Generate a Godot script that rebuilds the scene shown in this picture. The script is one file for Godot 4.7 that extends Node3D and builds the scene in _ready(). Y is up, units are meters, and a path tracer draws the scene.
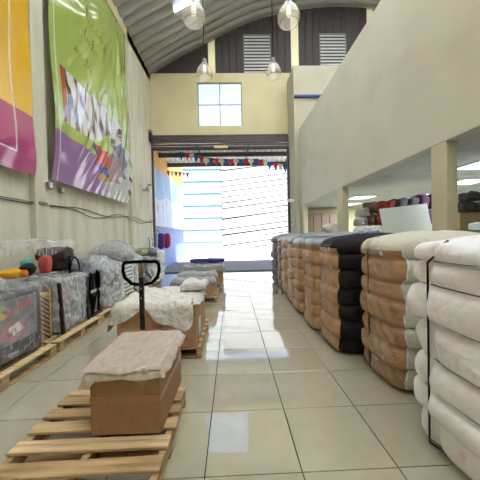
extends Node3D

var M := {}
var used := {}
var nz := FastNoiseLite.new()

# ---------------------------------------------------------------- helpers
func numbered(called: String) -> String:
	if not used.has(called):
		used[called] = 0
		return called
	used[called] += 1
	return "%s_%03d" % [called, used[called]]

func tag(o: Node, label: String, category: String, group := "") -> Node:
	o.set_meta("label", label)
	o.set_meta("category", category)
	if group != "":
		o.set_meta("group", group)
	return o

func thing(called: String, label: String, category: String, at := Vector3.ZERO, turn := 0.0, group := "") -> Node3D:
	var o := Node3D.new()
	o.name = numbered(called)
	add_child(o)
	o.position = at
	o.rotation.y = turn
	tag(o, label, category, group)
	return o

func struct(called: String) -> Node3D:
	var o := Node3D.new()
	o.name = called
	o.set_meta("kind", "structure")
	add_child(o)
	return o

func put(called: String, mesh: Mesh, m: Material, parent: Node, at := Vector3.ZERO, turn := Vector3.ZERO) -> MeshInstance3D:
	var o := MeshInstance3D.new()
	o.name = called
	o.mesh = mesh
	o.material_override = null
	if mesh is PrimitiveMesh:
		mesh.material = m
	else:
		for i in mesh.get_surface_count():
			mesh.surface_set_material(i, m)
	o.cast_shadow = GeometryInstance3D.SHADOW_CASTING_SETTING_ON
	o.position = at
	o.rotation = turn
	parent.add_child(o, true)
	return o

# same mesh, other material: material goes on the instance
func putm(called: String, mesh: Mesh, m: Material, parent: Node, at := Vector3.ZERO, turn := Vector3.ZERO) -> MeshInstance3D:
	var o := MeshInstance3D.new()
	o.name = called
	o.mesh = mesh
	o.material_override = m
	o.position = at
	o.rotation = turn
	parent.add_child(o, true)
	return o

func mb() -> SurfaceTool:
	var s := SurfaceTool.new()
	s.begin(Mesh.PRIMITIVE_TRIANGLES)
	return s

func tri(s: SurfaceTool, a: Vector3, b: Vector3, c: Vector3, away: Vector3) -> void:
	var n := (b - a).cross(c - a)
	if n.length() < 1e-12:
		return
	n = n.normalized()
	if n.dot((a + b + c) / 3.0 - away) < 0:
		n = -n
		var t := b; b = c; c = t
	s.set_normal(n); s.add_vertex(a)
	s.set_normal(n); s.add_vertex(c)
	s.set_normal(n); s.add_vertex(b)

func face(s: SurfaceTool, a: Vector3, b: Vector3, c: Vector3, d: Vector3, away: Vector3) -> void:
	tri(s, a, b, c, away)
	tri(s, a, c, d, away)

# box with optional chamfer, turned by a basis
func box(s: SurfaceTool, c: Vector3, size: Vector3, ch := 0.0, b := Basis.IDENTITY) -> void:
	var h := size * 0.5
	if ch <= 0.0:
		var v := []
		for i in 8:
			v.append(c + b * Vector3(h.x * (1 if i & 1 else -1), h.y * (1 if i & 2 else -1), h.z * (1 if i & 4 else -1)))
		for f in [[0, 1, 3, 2], [4, 5, 7, 6], [0, 1, 5, 4], [2, 3, 7, 6], [0, 2, 6, 4], [1, 3, 7, 5]]:
			face(s, v[f[0]], v[f[1]], v[f[2]], v[f[3]], c)
		return
	ch = minf(ch, minf(h.x, minf(h.y, h.z)) * 0.9)
	var p := func(i: int, ax: int) -> Vector3:
		var q := Vector3(1 if i & 1 else -1, 1 if i & 2 else -1, 1 if i & 4 else -1)
		var r := h - Vector3(ch, ch, ch)
		r[ax] = h[ax]
		return c + b * (q * r)
	var fs := [[0, 1, 3, 2, 2], [4, 5, 7, 6, 2], [0, 1, 5, 4, 1], [2, 3, 7, 6, 1], [0, 2, 6, 4, 0], [1, 3, 7, 5, 0]]
	for f in fs:
		face(s, p.call(f[0], f[4]), p.call(f[1], f[4]), p.call(f[2], f[4]), p.call(f[3], f[4]), c)
	for ax in 3:
		var o1: int = (ax + 1) % 3
		var o2: int = (ax + 2) % 3
		for k in 4:
			var i0: int = ((k & 1) << o1) | (((k >> 1) & 1) << o2)
			var i1: int = i0 | (1 << ax)
			face(s, p.call(i0, o1), p.call(i1, o1), p.call(i1, o2), p.call(i0, o2), c)
	for i in 8:
		tri(s, p.call(i, 0), p.call(i, 1), p.call(i, 2), c)

func boxm(size: Vector3, ch := 0.0) -> ArrayMesh:
	var s := mb()
	box(s, Vector3.ZERO, size, ch)
	return s.commit()

func tube(s: SurfaceTool, pts: Array, r: float, sides := 8, closed := false) -> void:
	var n := pts.size()
	var rings := []
	var last := Vector3.UP
	for i in n:
		var a: Vector3 = pts[(i - 1 + n) % n] if closed or i > 0 else pts[0]
		var c: Vector3 = pts[(i + 1) % n] if closed or i < n - 1 else pts[n - 1]
		var d := (c - a).normalized()
		var u := last - d * last.dot(d)
		if u.length() < 0.1:
			u = Vector3.RIGHT - d * d.x
			if u.length() < 0.1:
				u = Vector3.BACK - d * d.z
		u = u.normalized()
		last = u
		var w := d.cross(u)
		var ring := []
		for k in sides:
			var t := TAU * k / sides
			ring.append([pts[i] + (u * cos(t) + w * sin(t)) * r, u * cos(t) + w * sin(t)])
		rings.append(ring)
	var m := n if closed else n - 1
	for i in m:
		var A: Array = rings[i]
		var B: Array = rings[(i + 1) % n]
		for k in sides:
			var k2 := (k + 1) % sides
			for v in [A[k], A[k2], B[k2], A[k], B[k2], B[k]]:
				s.set_normal(v[1])
				s.add_vertex(v[0])
	if not closed:
		for e in [0, n - 1]:
			var inner: Vector3 = pts[1] if e == 0 else pts[n - 2]
			for k in sides:
				tri(s, pts[e], rings[e][k][0], rings[e][(k + 1) % sides][0], inner)

# a grid of points fn(u, v), u and v from 0 to 1, smooth
func sheet(nu: int, nv: int, fn: Callable, closed := false) -> ArrayMesh:
	var s := mb()
	sheet_into(s, nu, nv, fn, closed)
	s.index()
	s.generate_normals()
	return s.commit()

func sheet_into(s: SurfaceTool, nu: int, nv: int, fn: Callable, closed := false) -> void:
	var g := []
	for j in nv + 1:
		var row := []
		for i in nu + 1:
			row.append(row[0] if closed and i == nu else fn.call(float(i) / nu, float(j) / nv))
		g.append(row)
	s.set_smooth_group(0)
	for j in nv:
		for i in nu:
			var q := [[i, j], [i + 1, j], [i + 1, j + 1], [i, j], [i + 1, j + 1], [i, j + 1]]
			for k in q:
				s.set_uv(Vector2(float(k[0]) / nu, float(k[1]) / nv))
				s.add_vertex(g[k[1]][k[0]])

func lathe(s: SurfaceTool, prof: Array, n: int, at := Vector3.ZERO) -> void:
	sheet_into(s, n, prof.size() - 1, func(u, v):
		var p: Vector2 = prof[int(round(v * (prof.size() - 1)))]
		return at + Vector3(p.x * cos(u * TAU), p.y, p.x * sin(u * TAU)), true)

func lathem(prof: Array, n: int) -> ArrayMesh:
	var s := mb()
	lathe(s, prof, n)
	s.index(); s.generate_normals()
	return s.commit()

# rounded lumpy box resting on y = 0
func soft(size: Vector3, seg: int, rad: float, amp: float, freq: float, sd: int, top := 0.0) -> ArrayMesh:
	var s := mb()
	soft_into(s, size, seg, rad, amp, freq, sd, top)
	s.index(); s.generate_normals()
	return s.commit()

func soft_into(s: SurfaceTool, size: Vector3, seg: int, rad: float, amp: float, freq: float, sd: int, top := 0.0) -> void:
	var h := size * 0.5
	var off := Vector3(sd * 17.3, sd * 5.1, sd * 9.7)
	for ax in 3:
		for sgn in [-1.0, 1.0]:
			sheet_into(s, seg, seg, func(u, v):
				var uu: float = sin((u * 2 - 1) * PI / 2.0) if rad > 0.3 else u * 2 - 1
				var vv: float = sin((v * 2 - 1) * PI / 2.0) if rad > 0.3 else v * 2 - 1
				var p := Vector3.ZERO
				p[ax] = sgn
				p[(ax + 1) % 3] = uu * sgn
				p[(ax + 2) % 3] = vv
				p = p * h
				var r := rad * minf(h.x, minf(h.y, h.z)) * 2.0
				r = minf(r, minf(h.x, minf(h.y, h.z)))
				var q := Vector3(clampf(p.x, -h.x + r, h.x - r), clampf(p.y, -h.y + r, h.y - r), clampf(p.z, -h.z + r, h.z - r))
				var d := (p - q).normalized()
				p = q + d * r
				var nn := nz.get_noise_3dv(p * freq * 6000.0 + off) + 0.5 * nz.get_noise_3dv(p * freq * 15000.0 + off)
				p += d * nn * amp
				if top != 0.0 and p.y > 0:
					p.y += top * (1.0 - pow(absf(p.x / h.x), 2)) * (1.0 - pow(absf(p.z / h.z), 2)) * p.y / h.y
				p.y = maxf(p.y, -h.y)
				return p + Vector3(0, h.y, 0))

# ---------------------------------------------------------------- textures and materials
func noise_tex(size: int, freq: float, ramp: Array, stretch := Vector2.ONE, sd := 1, oct := 4) -> ImageTexture:
	var n := FastNoiseLite.new()
	n.seed = sd
	n.noise_type = FastNoiseLite.TYPE_SIMPLEX_SMOOTH
	n.frequency = freq
	n.fractal_octaves = oct
	var im := Image.create(size, size, true, Image.FORMAT_RGB8)
	for y in size:
		for x in size:
			# wrap by cross-fading
			var fx := float(x) / size
			var fy := float(y) / size
			var a := n.get_noise_2d(x * stretch.x, y * stretch.y)
			var b := n.get_noise_2d((x - size) * stretch.x, y * stretch.y)
			var c := n.get_noise_2d(x * stretch.x, (y - size) * stretch.y)
			var d := n.get_noise_2d((x - size) * stretch.x, (y - size) * stretch.y)
			var v := lerpf(lerpf(a, b, fx), lerpf(c, d, fx), fy)
			v = clampf(v * 1.1 + 0.5, 0, 1) * (ramp.size() - 1)
			var k := mini(int(v), ramp.size() - 2)
			im.set_pixel(x, y, (ramp[k] as Color).lerp(ramp[k + 1], v - k))
	im.generate_mipmaps()
	return ImageTexture.create_from_image(im)

func normal_tex(size: int, freq: float, strength: float, stretch := Vector2.ONE, sd := 1) -> ImageTexture:
	var t := noise_tex(size, freq, [Color.BLACK, Color.WHITE], stretch, sd, 3)
	var im := t.get_image()
	im.clear_mipmaps()
	im.convert(Image.FORMAT_RGBA8)
	im.bump_map_to_normal_map(strength)
	return ImageTexture.create_from_image(im)

func crinkle_tex(size: int, freq: float, strength: float, sd: int) -> ImageTexture:
	var n := FastNoiseLite.new()
	n.seed = sd
	n.noise_type = FastNoiseLite.TYPE_SIMPLEX_SMOOTH
	n.fractal_type = FastNoiseLite.FRACTAL_RIDGED
	n.fractal_octaves = 3
	n.frequency = freq
	var im := n.get_seamless_image(size, size)
	im.convert(Image.FORMAT_RGBA8)
	im.bump_map_to_normal_map(strength)
	return ImageTexture.create_from_image(im)

# clear film: nearly invisible where single, milky where it is bunched in folds
func streak_alpha(size: int, lo: float, hi: float, sd: int) -> ImageTexture:
	var n := FastNoiseLite.new()
	n.seed = sd
	n.noise_type = FastNoiseLite.TYPE_SIMPLEX_SMOOTH
	n.fractal_type = FastNoiseLite.FRACTAL_RIDGED
	n.fractal_octaves = 2
	n.frequency = 0.012
	n.domain_warp_enabled = true
	n.domain_warp_amplitude = 24.0
	n.domain_warp_frequency = 0.012
	var g := n.get_seamless_image(size, size)
	var im := Image.create(size, size, true, Image.FORMAT_RGBA8)
	for y in size:
		for x in size:
			var v := g.get_pixel(x, y).r
			im.set_pixel(x, y, Color(1, 1, 1, lerpf(lo, hi, pow(v, 5.0))))
	im.generate_mipmaps()
	return ImageTexture.create_from_image(im)

func mat(key: String, c: Color, rough := 0.8, tex: Texture2D = null, scale := 1.0, metal := 0.0) -> StandardMaterial3D:
	var m := StandardMaterial3D.new()
	m.resource_name = key
	m.albedo_color = c
	m.roughness = rough
	m.metallic = metal
	m.cull_mode = BaseMaterial3D.CULL_DISABLED
	if tex:
		m.albedo_texture = tex
		m.uv1_triplanar = true
		m.uv1_world_triplanar = true
		m.uv1_scale = Vector3.ONE * scale
	M[key] = m
	return m

func bump(m: StandardMaterial3D, t: Texture2D, amount: float) -> void:
	m.normal_enabled = true
	m.normal_texture = t
	m.normal_scale = amount
	if not m.uv1_triplanar:
		m.uv1_triplanar = true

func gray(v: float) -> Color:
	return Color(v, v, v)

func make_materials() -> void:
	var soft_noise := noise_tex(256, 0.02, [gray(0.90), gray(1.0), gray(0.97)], Vector2.ONE, 3)
	var plaster := noise_tex(256, 0.014, [Color(0.955, 0.95, 0.94), Color(0.985, 0.985, 0.98), Color(1, 1, 1)], Vector2.ONE, 5, 5)
	var streak := noise_tex(256, 0.03, [Color(0.86, 0.86, 0.82), Color(0.96, 0.955, 0.94), Color(1, 1, 1)], Vector2(1.0, 0.16), 9, 5)
	var grain := noise_tex(256, 0.03, [Color(0.72, 0.66, 0.58), Color(0.92, 0.88, 0.82), Color(1, 0.98, 0.95)], Vector2(0.12, 1.6), 12, 4)
	var fiber := noise_tex(256, 0.05, [Color(0.88, 0.86, 0.83), Color(0.97, 0.96, 0.95), Color(1, 1, 1)], Vector2(1, 0.3), 15, 4)
	var wrinkle := normal_tex(256, 0.03, 6.0, Vector2(1, 1), 21)
	var fine := normal_tex(256, 0.15, 2.0, Vector2.ONE, 22)
	M["_wr"] = wrinkle
	var crinkle := crinkle_tex(256, 0.02, 9.0, 24)
	mat("wall_plaster", Color(0.88, 0.865, 0.79), 0.85, streak, 0.33)
	mat("wall_paint", Color(0.87, 0.86, 0.80), 0.75, plaster, 0.22)
	mat("wall_cream", Color(0.89, 0.845, 0.69), 0.8, plaster, 0.25)
	mat("wall_block", Color(0.77, 0.75, 0.67), 0.8, plaster, 0.25)
	mat("wall_pillar", Color(0.87, 0.84, 0.74), 0.8, plaster, 0.25)
	mat("soffit", Color(0.82, 0.82, 0.81), 0.9, soft_noise, 0.4)
	mat("grout", Color(0.15, 0.145, 0.13), 0.9)
	var tn := noise_tex(256, 0.02, [Color(0.975, 0.972, 0.96), Color(1, 1, 1), Color(0.99, 0.99, 0.98)], Vector2.ONE, 31, 4)
	var tr := noise_tex(256, 0.03, [gray(0.55), gray(0.85)], Vector2.ONE, 33, 4)
	for k in 4:
		var f: float = [1.0, 0.975, 0.99, 0.96][k]
		var m := mat("tile%d" % k, Color(0.735 * f, 0.715 * f, 0.63 * f), 0.075, tn, 0.8 + 0.13 * k)
		m.metallic_specular = 0.7
		m.clearcoat_enabled = true
		m.clearcoat = 1.0
		m.clearcoat_roughness = 0.05
	mat("roof_metal", Color(0.64, 0.63, 0.615), 0.42, null, 0.5, 0.4)
	mat("dark_clad", Color(0.27, 0.245, 0.25), 0.6, soft_noise, 0.7)
	var sk := mat("skylight", Color(0.95, 0.975, 0.99), 0.7)
	sk.backlight_enabled = true
	sk.backlight = Color(0.95, 0.98, 1.0)
	var gs := mat("gable_light", Color(1, 0.98, 0.88), 0.7)
	gs.backlight_enabled = true
	gs.backlight = Color(1, 0.97, 0.85)
	mat("white_metal", Color(0.88, 0.89, 0.88), 0.45)
	mat("shutter", Color(0.36, 0.335, 0.33), 0.45, fiber, 1.0, 0.2)
	mat("dark_metal", Color(0.16, 0.15, 0.15), 0.5)
	mat("black", Color(0.055, 0.055, 0.06), 0.45)
	mat("black_cloth", Color(0.075, 0.075, 0.085), 0.85)
	bump(M["black_cloth"], wrinkle, 0.6)
	mat("grey_metal", Color(0.55, 0.55, 0.56), 0.4, null, 1, 0.4)
	var cardn := noise_tex(256, 0.02, [Color(0.80, 0.77, 0.73), Color(0.95, 0.94, 0.92), Color(1, 1, 1), Color(0.97, 0.97, 0.99)], Vector2(1, 0.5), 16, 5)
	mat("card", Color(0.75, 0.60, 0.45), 0.6, cardn, 1.2)
	mat("card_dark", Color(0.64, 0.49, 0.35), 0.75, soft_noise, 1.8)
	mat("card_pale", Color(0.80, 0.68, 0.54), 0.6, cardn, 1.3)
	for k in ["card", "card_dark", "card_pale"]:
		bump(M[k], normal_tex(128, 0.02, 2.0, Vector2.ONE, 40), 0.35)
	mat("kraft", Color(0.77, 0.70, 0.63), 0.33, fiber, 1.5)
	bump(M["kraft"], wrinkle, 0.06)
	mat("white_sheet", Color(0.88, 0.87, 0.85), 0.42, soft_noise, 1.2)
	bump(M["white_sheet"], crinkle, 0.35)
	mat("grey_sheet", Color(0.62, 0.62, 0.62), 0.4, soft_noise, 1.2)
	bump(M["grey_sheet"], crinkle, 0.35)
	for k in 3:
		mat("wood%d" % k, [Color(0.86, 0.77, 0.61), Color(0.78, 0.68, 0.53), Color(0.91, 0.83, 0.68)][k], 0.8, grain, 1.1 + 0.2 * k)
	mat("fabric_white", Color(0.96, 0.965, 0.98), 0.8, noise_tex(256, 0.022, [Color(0.97, 0.89, 0.88), Color(1, 0.985, 0.985), Color(1, 1, 1), Color(1, 1, 1), Color(0.99, 0.985, 0.97)], Vector2.ONE, 51, 3), 1.4)
	bump(M["fabric_white"], wrinkle, 0.35)
	mat("fabric_cream", Color(0.86, 0.85, 0.78), 0.8, soft_noise, 1.5)
	bump(M["fabric_cream"], wrinkle, 0.4)
	mat("fabric_grey", Color(0.52, 0.53, 0.55), 0.75, soft_noise, 1.5)
	bump(M["fabric_grey"], wrinkle, 0.5)
	mat("fabric_tan", Color(0.66, 0.56, 0.45), 0.85, soft_noise, 2.0)
	bump(M["fabric_tan"], wrinkle, 0.5)
	mat("fabric_blue", Color(0.20, 0.22, 0.52), 0.8)
	bump(M["fabric_blue"], wrinkle, 0.6)
	mat("top_film", Color(0.60, 0.62, 0.66), 0.33, soft_noise, 2.0)
	bump(M["top_film"], crinkle, 0.35)
	mat("pale_blue_cloth", Color(0.78, 0.86, 0.88), 0.7)
	bump(M["pale_blue_cloth"], wrinkle, 0.5)
	mat("strap", Color(0.06, 0.06, 0.06), 0.5)
	for q in [["film", 0.12, 0.6, 61], ["film_thick", 0.34, 0.85, 62], ["film_clear", 0.06, 0.35, 63]]:
		var film := StandardMaterial3D.new()
		film.resource_name = "plastic_film"
		film.transparency = BaseMaterial3D.TRANSPARENCY_ALPHA
		film.albedo_color = Color(0.95, 0.96, 0.97)
		film.albedo_texture = streak_alpha(256, q[1], q[2], q[3])
		film.roughness = 0.12
		film.metallic_specular = 0.7
		film.cull_mode = BaseMaterial3D.CULL_DISABLED
		bump(film, crinkle, 0.5)
		film.uv1_scale = Vector3(1.9, 0.8, 1.9)
		M[q[0]] = film
	var pane := StandardMaterial3D.new()
	pane.transparency = BaseMaterial3D.TRANSPARENCY_ALPHA
	pane.albedo_color = Color(0.93, 0.95, 0.97, 0.12)
	pane.roughness = 0.05
	M["pane"] = pane
	var bell := StandardMaterial3D.new()
	bell.transparency = BaseMaterial3D.TRANSPARENCY_ALPHA
	bell.albedo_color = Color(0.66, 0.65, 0.61, 0.36)
	bell.roughness = 0.1
	bump(bell, crinkle, 0.2)
	bell.uv1_scale = Vector3.ONE * 5.0
	bell.cull_mode = BaseMaterial3D.CULL_DISABLED
	M["bell"] = bell
	mat("orange", Color(0.85, 0.52, 0.12), 0.5)
	mat("blue_bar", Color(0.18, 0.27, 0.55), 0.5)
	mat("concrete", Color(0.50, 0.49, 0.48), 0.9, plaster, 0.3)
	mat("asphalt", Color(0.38, 0.375, 0.37), 0.9, plaster, 0.5)
	mat("facade", Color(0.68, 0.69, 0.70), 0.8)
	mat("facade_glass", Color(0.46, 0.66, 0.72), 0.3)

func emis(key: String, c: Color, e: float) -> StandardMaterial3D:
	var m := StandardMaterial3D.new()
	m.resource_name = key
	m.albedo_color = c
	m.emission_enabled = true
	m.emission = c
	m.emission_energy_multiplier = e
	M[key] = m
	return m

# ---------------------------------------------------------------- the building
const XL := -3.32      # left wall face
const XR := 2.65       # mezzanine front face
const ZG := -11.2      # gable wall
const ZB := 4.0        # rear wall
const XE := 11.6       # far right wall

func roof_y(x: float) -> float:
	# barrel vault
	var pts := [[-3.6, 8.02], [-2.19, 8.86], [-0.85, 9.55], [0.96, 10.42], [3.07, 10.92], [4.77, 11.06], [6.5, 10.93], [8.6, 10.42], [10.4, 9.55], [11.8, 8.75], [13, 8.0]]
	for i in pts.size() - 1:
		if x <= pts[i + 1][0]:
			var p0: Array = pts[maxi(i - 1, 0)]
			var p1: Array = pts[i]
			var p2: Array = pts[i + 1]
			var p3: Array = pts[mini(i + 2, pts.size() - 1)]
			var h: float = p2[0] - p1[0]
			var t: float = (x - p1[0]) / h
			var m1: float = (p2[1] - p0[1]) / (p2[0] - p0[0]) * h if i > 0 else (p2[1] - p1[1])
			var m2: float = (p3[1] - p1[1]) / (p3[0] - p1[0]) * h
			return (2 * t * t * t - 3 * t * t + 1) * p1[1] + (t * t * t - 2 * t * t + t) * m1 + (-2 * t * t * t + 3 * t * t) * p2[1] + (t * t * t - t * t) * m2
	return 8.0

func roof_piece(x0: float, x1: float, w: float, deck := true) -> ArrayMesh:
	var s := mb()
	var n := maxi(4, int((x1 - x0) / 0.5))
	sheet_into(s, n, 8, func(u, v):
		var x: float = lerpf(x0, x1, u)
		return Vector3(x, roof_y(x) - 0.11 * pow(sin(v * PI), 0.6), (v - 0.5) * (w - (0.022 if deck else -0.004))))
	if deck: sheet_into(s, n, 1, func(u, v):
		var x: float = lerpf(x0, x1, u)
		return Vector3(x, roof_y(x) + 0.04, (0.5 - v) * (w + 0.09)))
	s.index(); s.generate_normals()
	return s.commit()

func build_shell() -> void:
	# floor slab + tiles
	var fl := struct("floor")
	var s := mb()
	box(s, Vector3((XL + XE) / 2, -0.13, (ZG + ZB) / 2), Vector3(XE - XL + 0.6, 0.24, ZB - ZG + 0.2))
	put("slab", s.commit(), M["grout"], fl)
	var tile := boxm(Vector3(0.5935, 0.014, 0.5935), 0.002)
	var rng := RandomNumberGenerator.new()
	rng.seed = 4
	var rest := mb()
	var zi := -1.0
	for j in range(-17, 9):
		for i in range(-6, 19):
			var x := 0.1 + i * 0.6
			var z := -1.3 + j * 0.6
			if z - 0.3 < ZG or z + 0.3 > ZB or x - 0.3 < XL - 0.1 or x + 0.3 > XE:
				continue
			if z < -0.6 and x < 2.5:
				var k := rng.randi() % 4
				putm("tile", tile, M["tile%d" % k], fl, Vector3(x, -0.007, z))
			else:
				box(rest, Vector3(x, -0.007, z), Vector3(0.596, 0.014, 0.596))
	var r := put("tile_rest", rest.commit(), M["tile0"], fl)
	r.set_meta("kind", "stuff")
	# left wall with pilasters and eave beam
	var wl := struct("wall_left")
	s = mb()
	box(s, Vector3(XL - 0.15, 4.25, (ZG + ZB) / 2), Vector3(0.3, 8.5, ZB - ZG + 0.6))
	put("wall_slab", s.commit(), M["wall_plaster"], wl)
	for z in [[-4.50, -4.82], [-8.75, -11.2], [2.2, 2.5]]:
		s = mb()
		box(s, Vector3(XL + 0.04, 4.1, (z[0] + z[1]) / 2), Vector3(0.12, 8.2, absf(z[1] - z[0])), 0.006)
		put("pilaster", s.commit(), M["wall_plaster"], wl)
	s = mb()
	box(s, Vector3(XL + 0.04, 8.1, (ZG + ZB) / 2), Vector3(0.12, 0.45, ZB - ZG), 0.01)
	put("eave_beam", s.commit(), M["wall_cream"], wl)
	# gable wall with door and window openings
	var wf := struct("wall_front")
	s = mb()
	var T := 0.22
	var zc := ZG - T / 2
	var bx := func(x0, x1, y0, y1):
		box(s, Vector3((x0 + x1) / 2, (y0 + y1) / 2, zc), Vector3(x1 - x0, y1 - y0, T))
	bx.call(-3.7, -3.22, 0.0, 5.66)
	bx.call(-3.7, -1.3, 5.66, 8.25)
	bx.call(0.55, 2.45, 5.66, 8.25)
	bx.call(-1.3, 0.55, 5.66, 6.08)
	bx.call(-1.3, 0.55, 7.9, 8.25)
	bx.call(2.45, XE + 0.3, 0.0, 8.25)
	put("wall_slab", s.commit(), M["wall_cream"], wf)
	# dark cladding boards of the gable
	var x := -3.6
	while x < XE:
		var x1 := x + 0.3
		var skip := false
		for g in [[-0.82, -0.53], [2.67, 2.99], [5.92, 6.22]]:
			if x1 > g[0] + 0.001 and x < g[0] - 0.001:
				x1 = g[0]
			elif x >= g[0] - 0.001 and x < g[1] - 0.001:
				x1 = g[1]
				skip = true
		for g in [0.66, 1.81, 3.88, 5.02]:
			if x1 > g + 0.001 and x < g - 0.001:
				x1 = g
		var y0 := 8.25
		var xm := (x + x1) / 2
		if xm > 0.66 and xm < 1.81:
			y0 = 9.86
		if xm > 3.88 and xm < 5.02:
			y0 = 9.9
		var ytop := roof_y(xm) + 0.35
		if skip:
			putm("gable_light_strip", boxm(Vector3(x1 - x, ytop - y0, 0.02)), M["gable_light"], wf, Vector3(xm, (ytop + y0) / 2, ZG - 0.06))
		else:
			putm("cladding_board", boxm(Vector3(x1 - x - 0.012, ytop - y0, 0.05), 0.008), M["dark_clad"], wf, Vector3(xm, (ytop + y0) / 2, ZG - 0.06))
			putm("cladding_backing", boxm(Vector3(x1 - x, ytop - y0, 0.03)), M["dark_metal"], wf, Vector3(xm, (ytop + y0) / 2, ZG - 0.11))
		if y0 > 8.3 and xm > 3:
			putm("cladding_board", boxm(Vector3(x1 - x - 0.012, 0.3, 0.05), 0.008), M["dark_clad"], wf, Vector3(xm, 8.41, ZG - 0.06))
		x = x1
	# louvres
	for g in [[0.66, 1.81, 8.25, 9.86, 12], [3.88, 5.02, 8.56, 9.9, 10]]:
		var lv := thing("louvre_vent", "white slatted louvre vent in the dark gable, %s" % ("above the bright window" if g[0] < 1 else "above the cream wall block"), "vent", Vector3((g[0] + g[1]) / 2, g[2], ZG - 0.06))
		var w: float = g[1] - g[0]
		var h: float = g[3] - g[2]
		s = mb()
		box(s, Vector3(-w / 2 + 0.015, h / 2, 0), Vector3(0.03, h, 0.1))
		box(s, Vector3(w / 2 - 0.015, h / 2, 0), Vector3(0.03, h, 0.1))
		box(s, Vector3(0, 0.015, 0), Vector3(w - 0.06, 0.03, 0.1))
		box(s, Vector3(0, h - 0.015, 0), Vector3(w - 0.06, 0.03, 0.1))
		put("frame", s.commit(), M["grey_metal"], lv)
		put("insect_mesh", boxm(Vector3(w - 0.02, h - 0.02, 0.01)), M["shutter"], lv, Vector3(0, h / 2, -0.055))
		var n: int = g[4]
		for k in n:
			putm("slat", boxm(Vector3(w - 0.06, h / n * 0.66, 0.012)), M["white_metal"], lv, Vector3(0, h * (k + 0.5) / n, 0), Vector3(deg_to_rad(-20), 0, 0))
	# window in the gable
	var wi := struct("window_1")
	s = mb()
	for b in [[-1.3, -1.26, 6.08, 7.9], [0.51, 0.55, 6.08, 7.9], [-1.3, 0.55, 6.08, 6.12], [-1.3, 0.55, 7.86, 7.9], [-0.395, -0.355, 6.1, 7.88], [-1.28, 0.53, 6.97, 7.01]]:
		box(s, Vector3((b[0] + b[1]) / 2, (b[2] + b[3]) / 2, ZG - 0.12), Vector3(b[1] - b[0], b[3] - b[2], 0.05))
	put("window_frame", s.commit(), M["grey_metal"], wi)
	for b in [[-1.26, -0.395, 6.12, 6.97], [-0.355, 0.51, 6.12, 6.97], [-1.26, -0.395, 7.01, 7.86], [-0.355, 0.51, 7.01, 7.86]]:
		putm("pane", boxm(Vector3(b[1] - b[0], b[3] - b[2], 0.006)), M["pane"], wi, Vector3((b[0] + b[1]) / 2, (b[2] + b[3]) / 2, ZG - 0.12))
	# rear wall and far right wall
	var wb := struct("wall_back")
	s = mb()
	box(s, Vector3((XL + XE) / 2, 5.0, ZB + 0.12), Vector3(XE - XL + 1, 12.4, 0.24))
	put("wall_slab", s.commit(), M["wall_cream"], wb)
	var we := struct("wall_right")
	s = mb()
	box(s, Vector3(XE + 0.12, 4.5, (ZG + ZB) / 2), Vector3(0.24, 9.4, ZB - ZG + 0.5))
	put("wall_slab", s.commit(), M["wall_cream"], we)
	# mezzanine: parapet, pillars, slab
	var mz := struct("wall_mezzanine")
	s = mb()
	box(s, Vector3(XR + 0.075, (2.57 + 5.46) / 2, (-10.1 + ZB) / 2), Vector3(0.15, 5.46 - 2.57, ZB + 10.1), 0.008)
	put("parapet", s.commit(), M["wall_paint"], mz)
	for z in [-3.33, -6.45, -9.85, 0.2]:
		s = mb()
		box(s, Vector3(XR + 0.075, 1.285, z), Vector3(0.15, 2.57, 0.25 if z > -6 else 0.34), 0.008)
		put("pillar", s.commit(), M["wall_pillar"], mz)
	s = mb()
	box(s, Vector3((XR + 0.15 + XE) / 2, 2.72, (ZG + ZB) / 2), Vector3(XE - XR - 0.15, 0.3, ZB - ZG))
	put("mezzanine_slab", s.commit(), M["soffit"], mz)
	s = mb()
	box(s, Vector3((2.46 + 9) / 2, 5.36, (ZG - 10.1) / 2), Vector3(9 - 2.46, 5.0, absf(ZG + 10.1)), 0.01)
	box(s, Vector3(2.555, 1.43, (ZG - 10.1) / 2), Vector3(0.19, 2.86, absf(ZG + 10.1)), 0.01)
	put("wall_block", s.commit(), M["wall_block"], mz)
	var bb := put("blue_rail", boxm(Vector3(3.5, 0.10, 0.1), 0.02), M["blue_bar"], mz, Vector3(4.22, 6.67, -10.04))
	bb.set_meta("label", "blue rail across the cream wall block")
	# roof panels; some are translucent skylights
	var rf := struct("ceiling")
	var wd := 0.4
	var full := roof_piece(-3.6, XE + 0.2, wd)
	var lowp := roof_piece(-3.6, -1.75, wd)
	var midp := roof_piece(-1.75, 8.2, wd, false)
	var highp := roof_piece(8.2, XE + 0.2, wd)
	var nrib := 38
	for k in range(-1, nrib):
		var z := ZG + 0.2 + k * wd
		if k == 5 or (k >= 9 and k % 3 != 0):
			putm("roof_panel", lowp, M["roof_metal"], rf, Vector3(0, 0, z))
			putm("skylight_panel", midp, M["skylight"], rf, Vector3(0, 0, z))
			putm("roof_panel", highp, M["roof_metal"], rf, Vector3(0, 0, z))
		else:
			putm("roof_panel", full, M["roof_metal"], rf, Vector3(0, 0, z))

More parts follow.
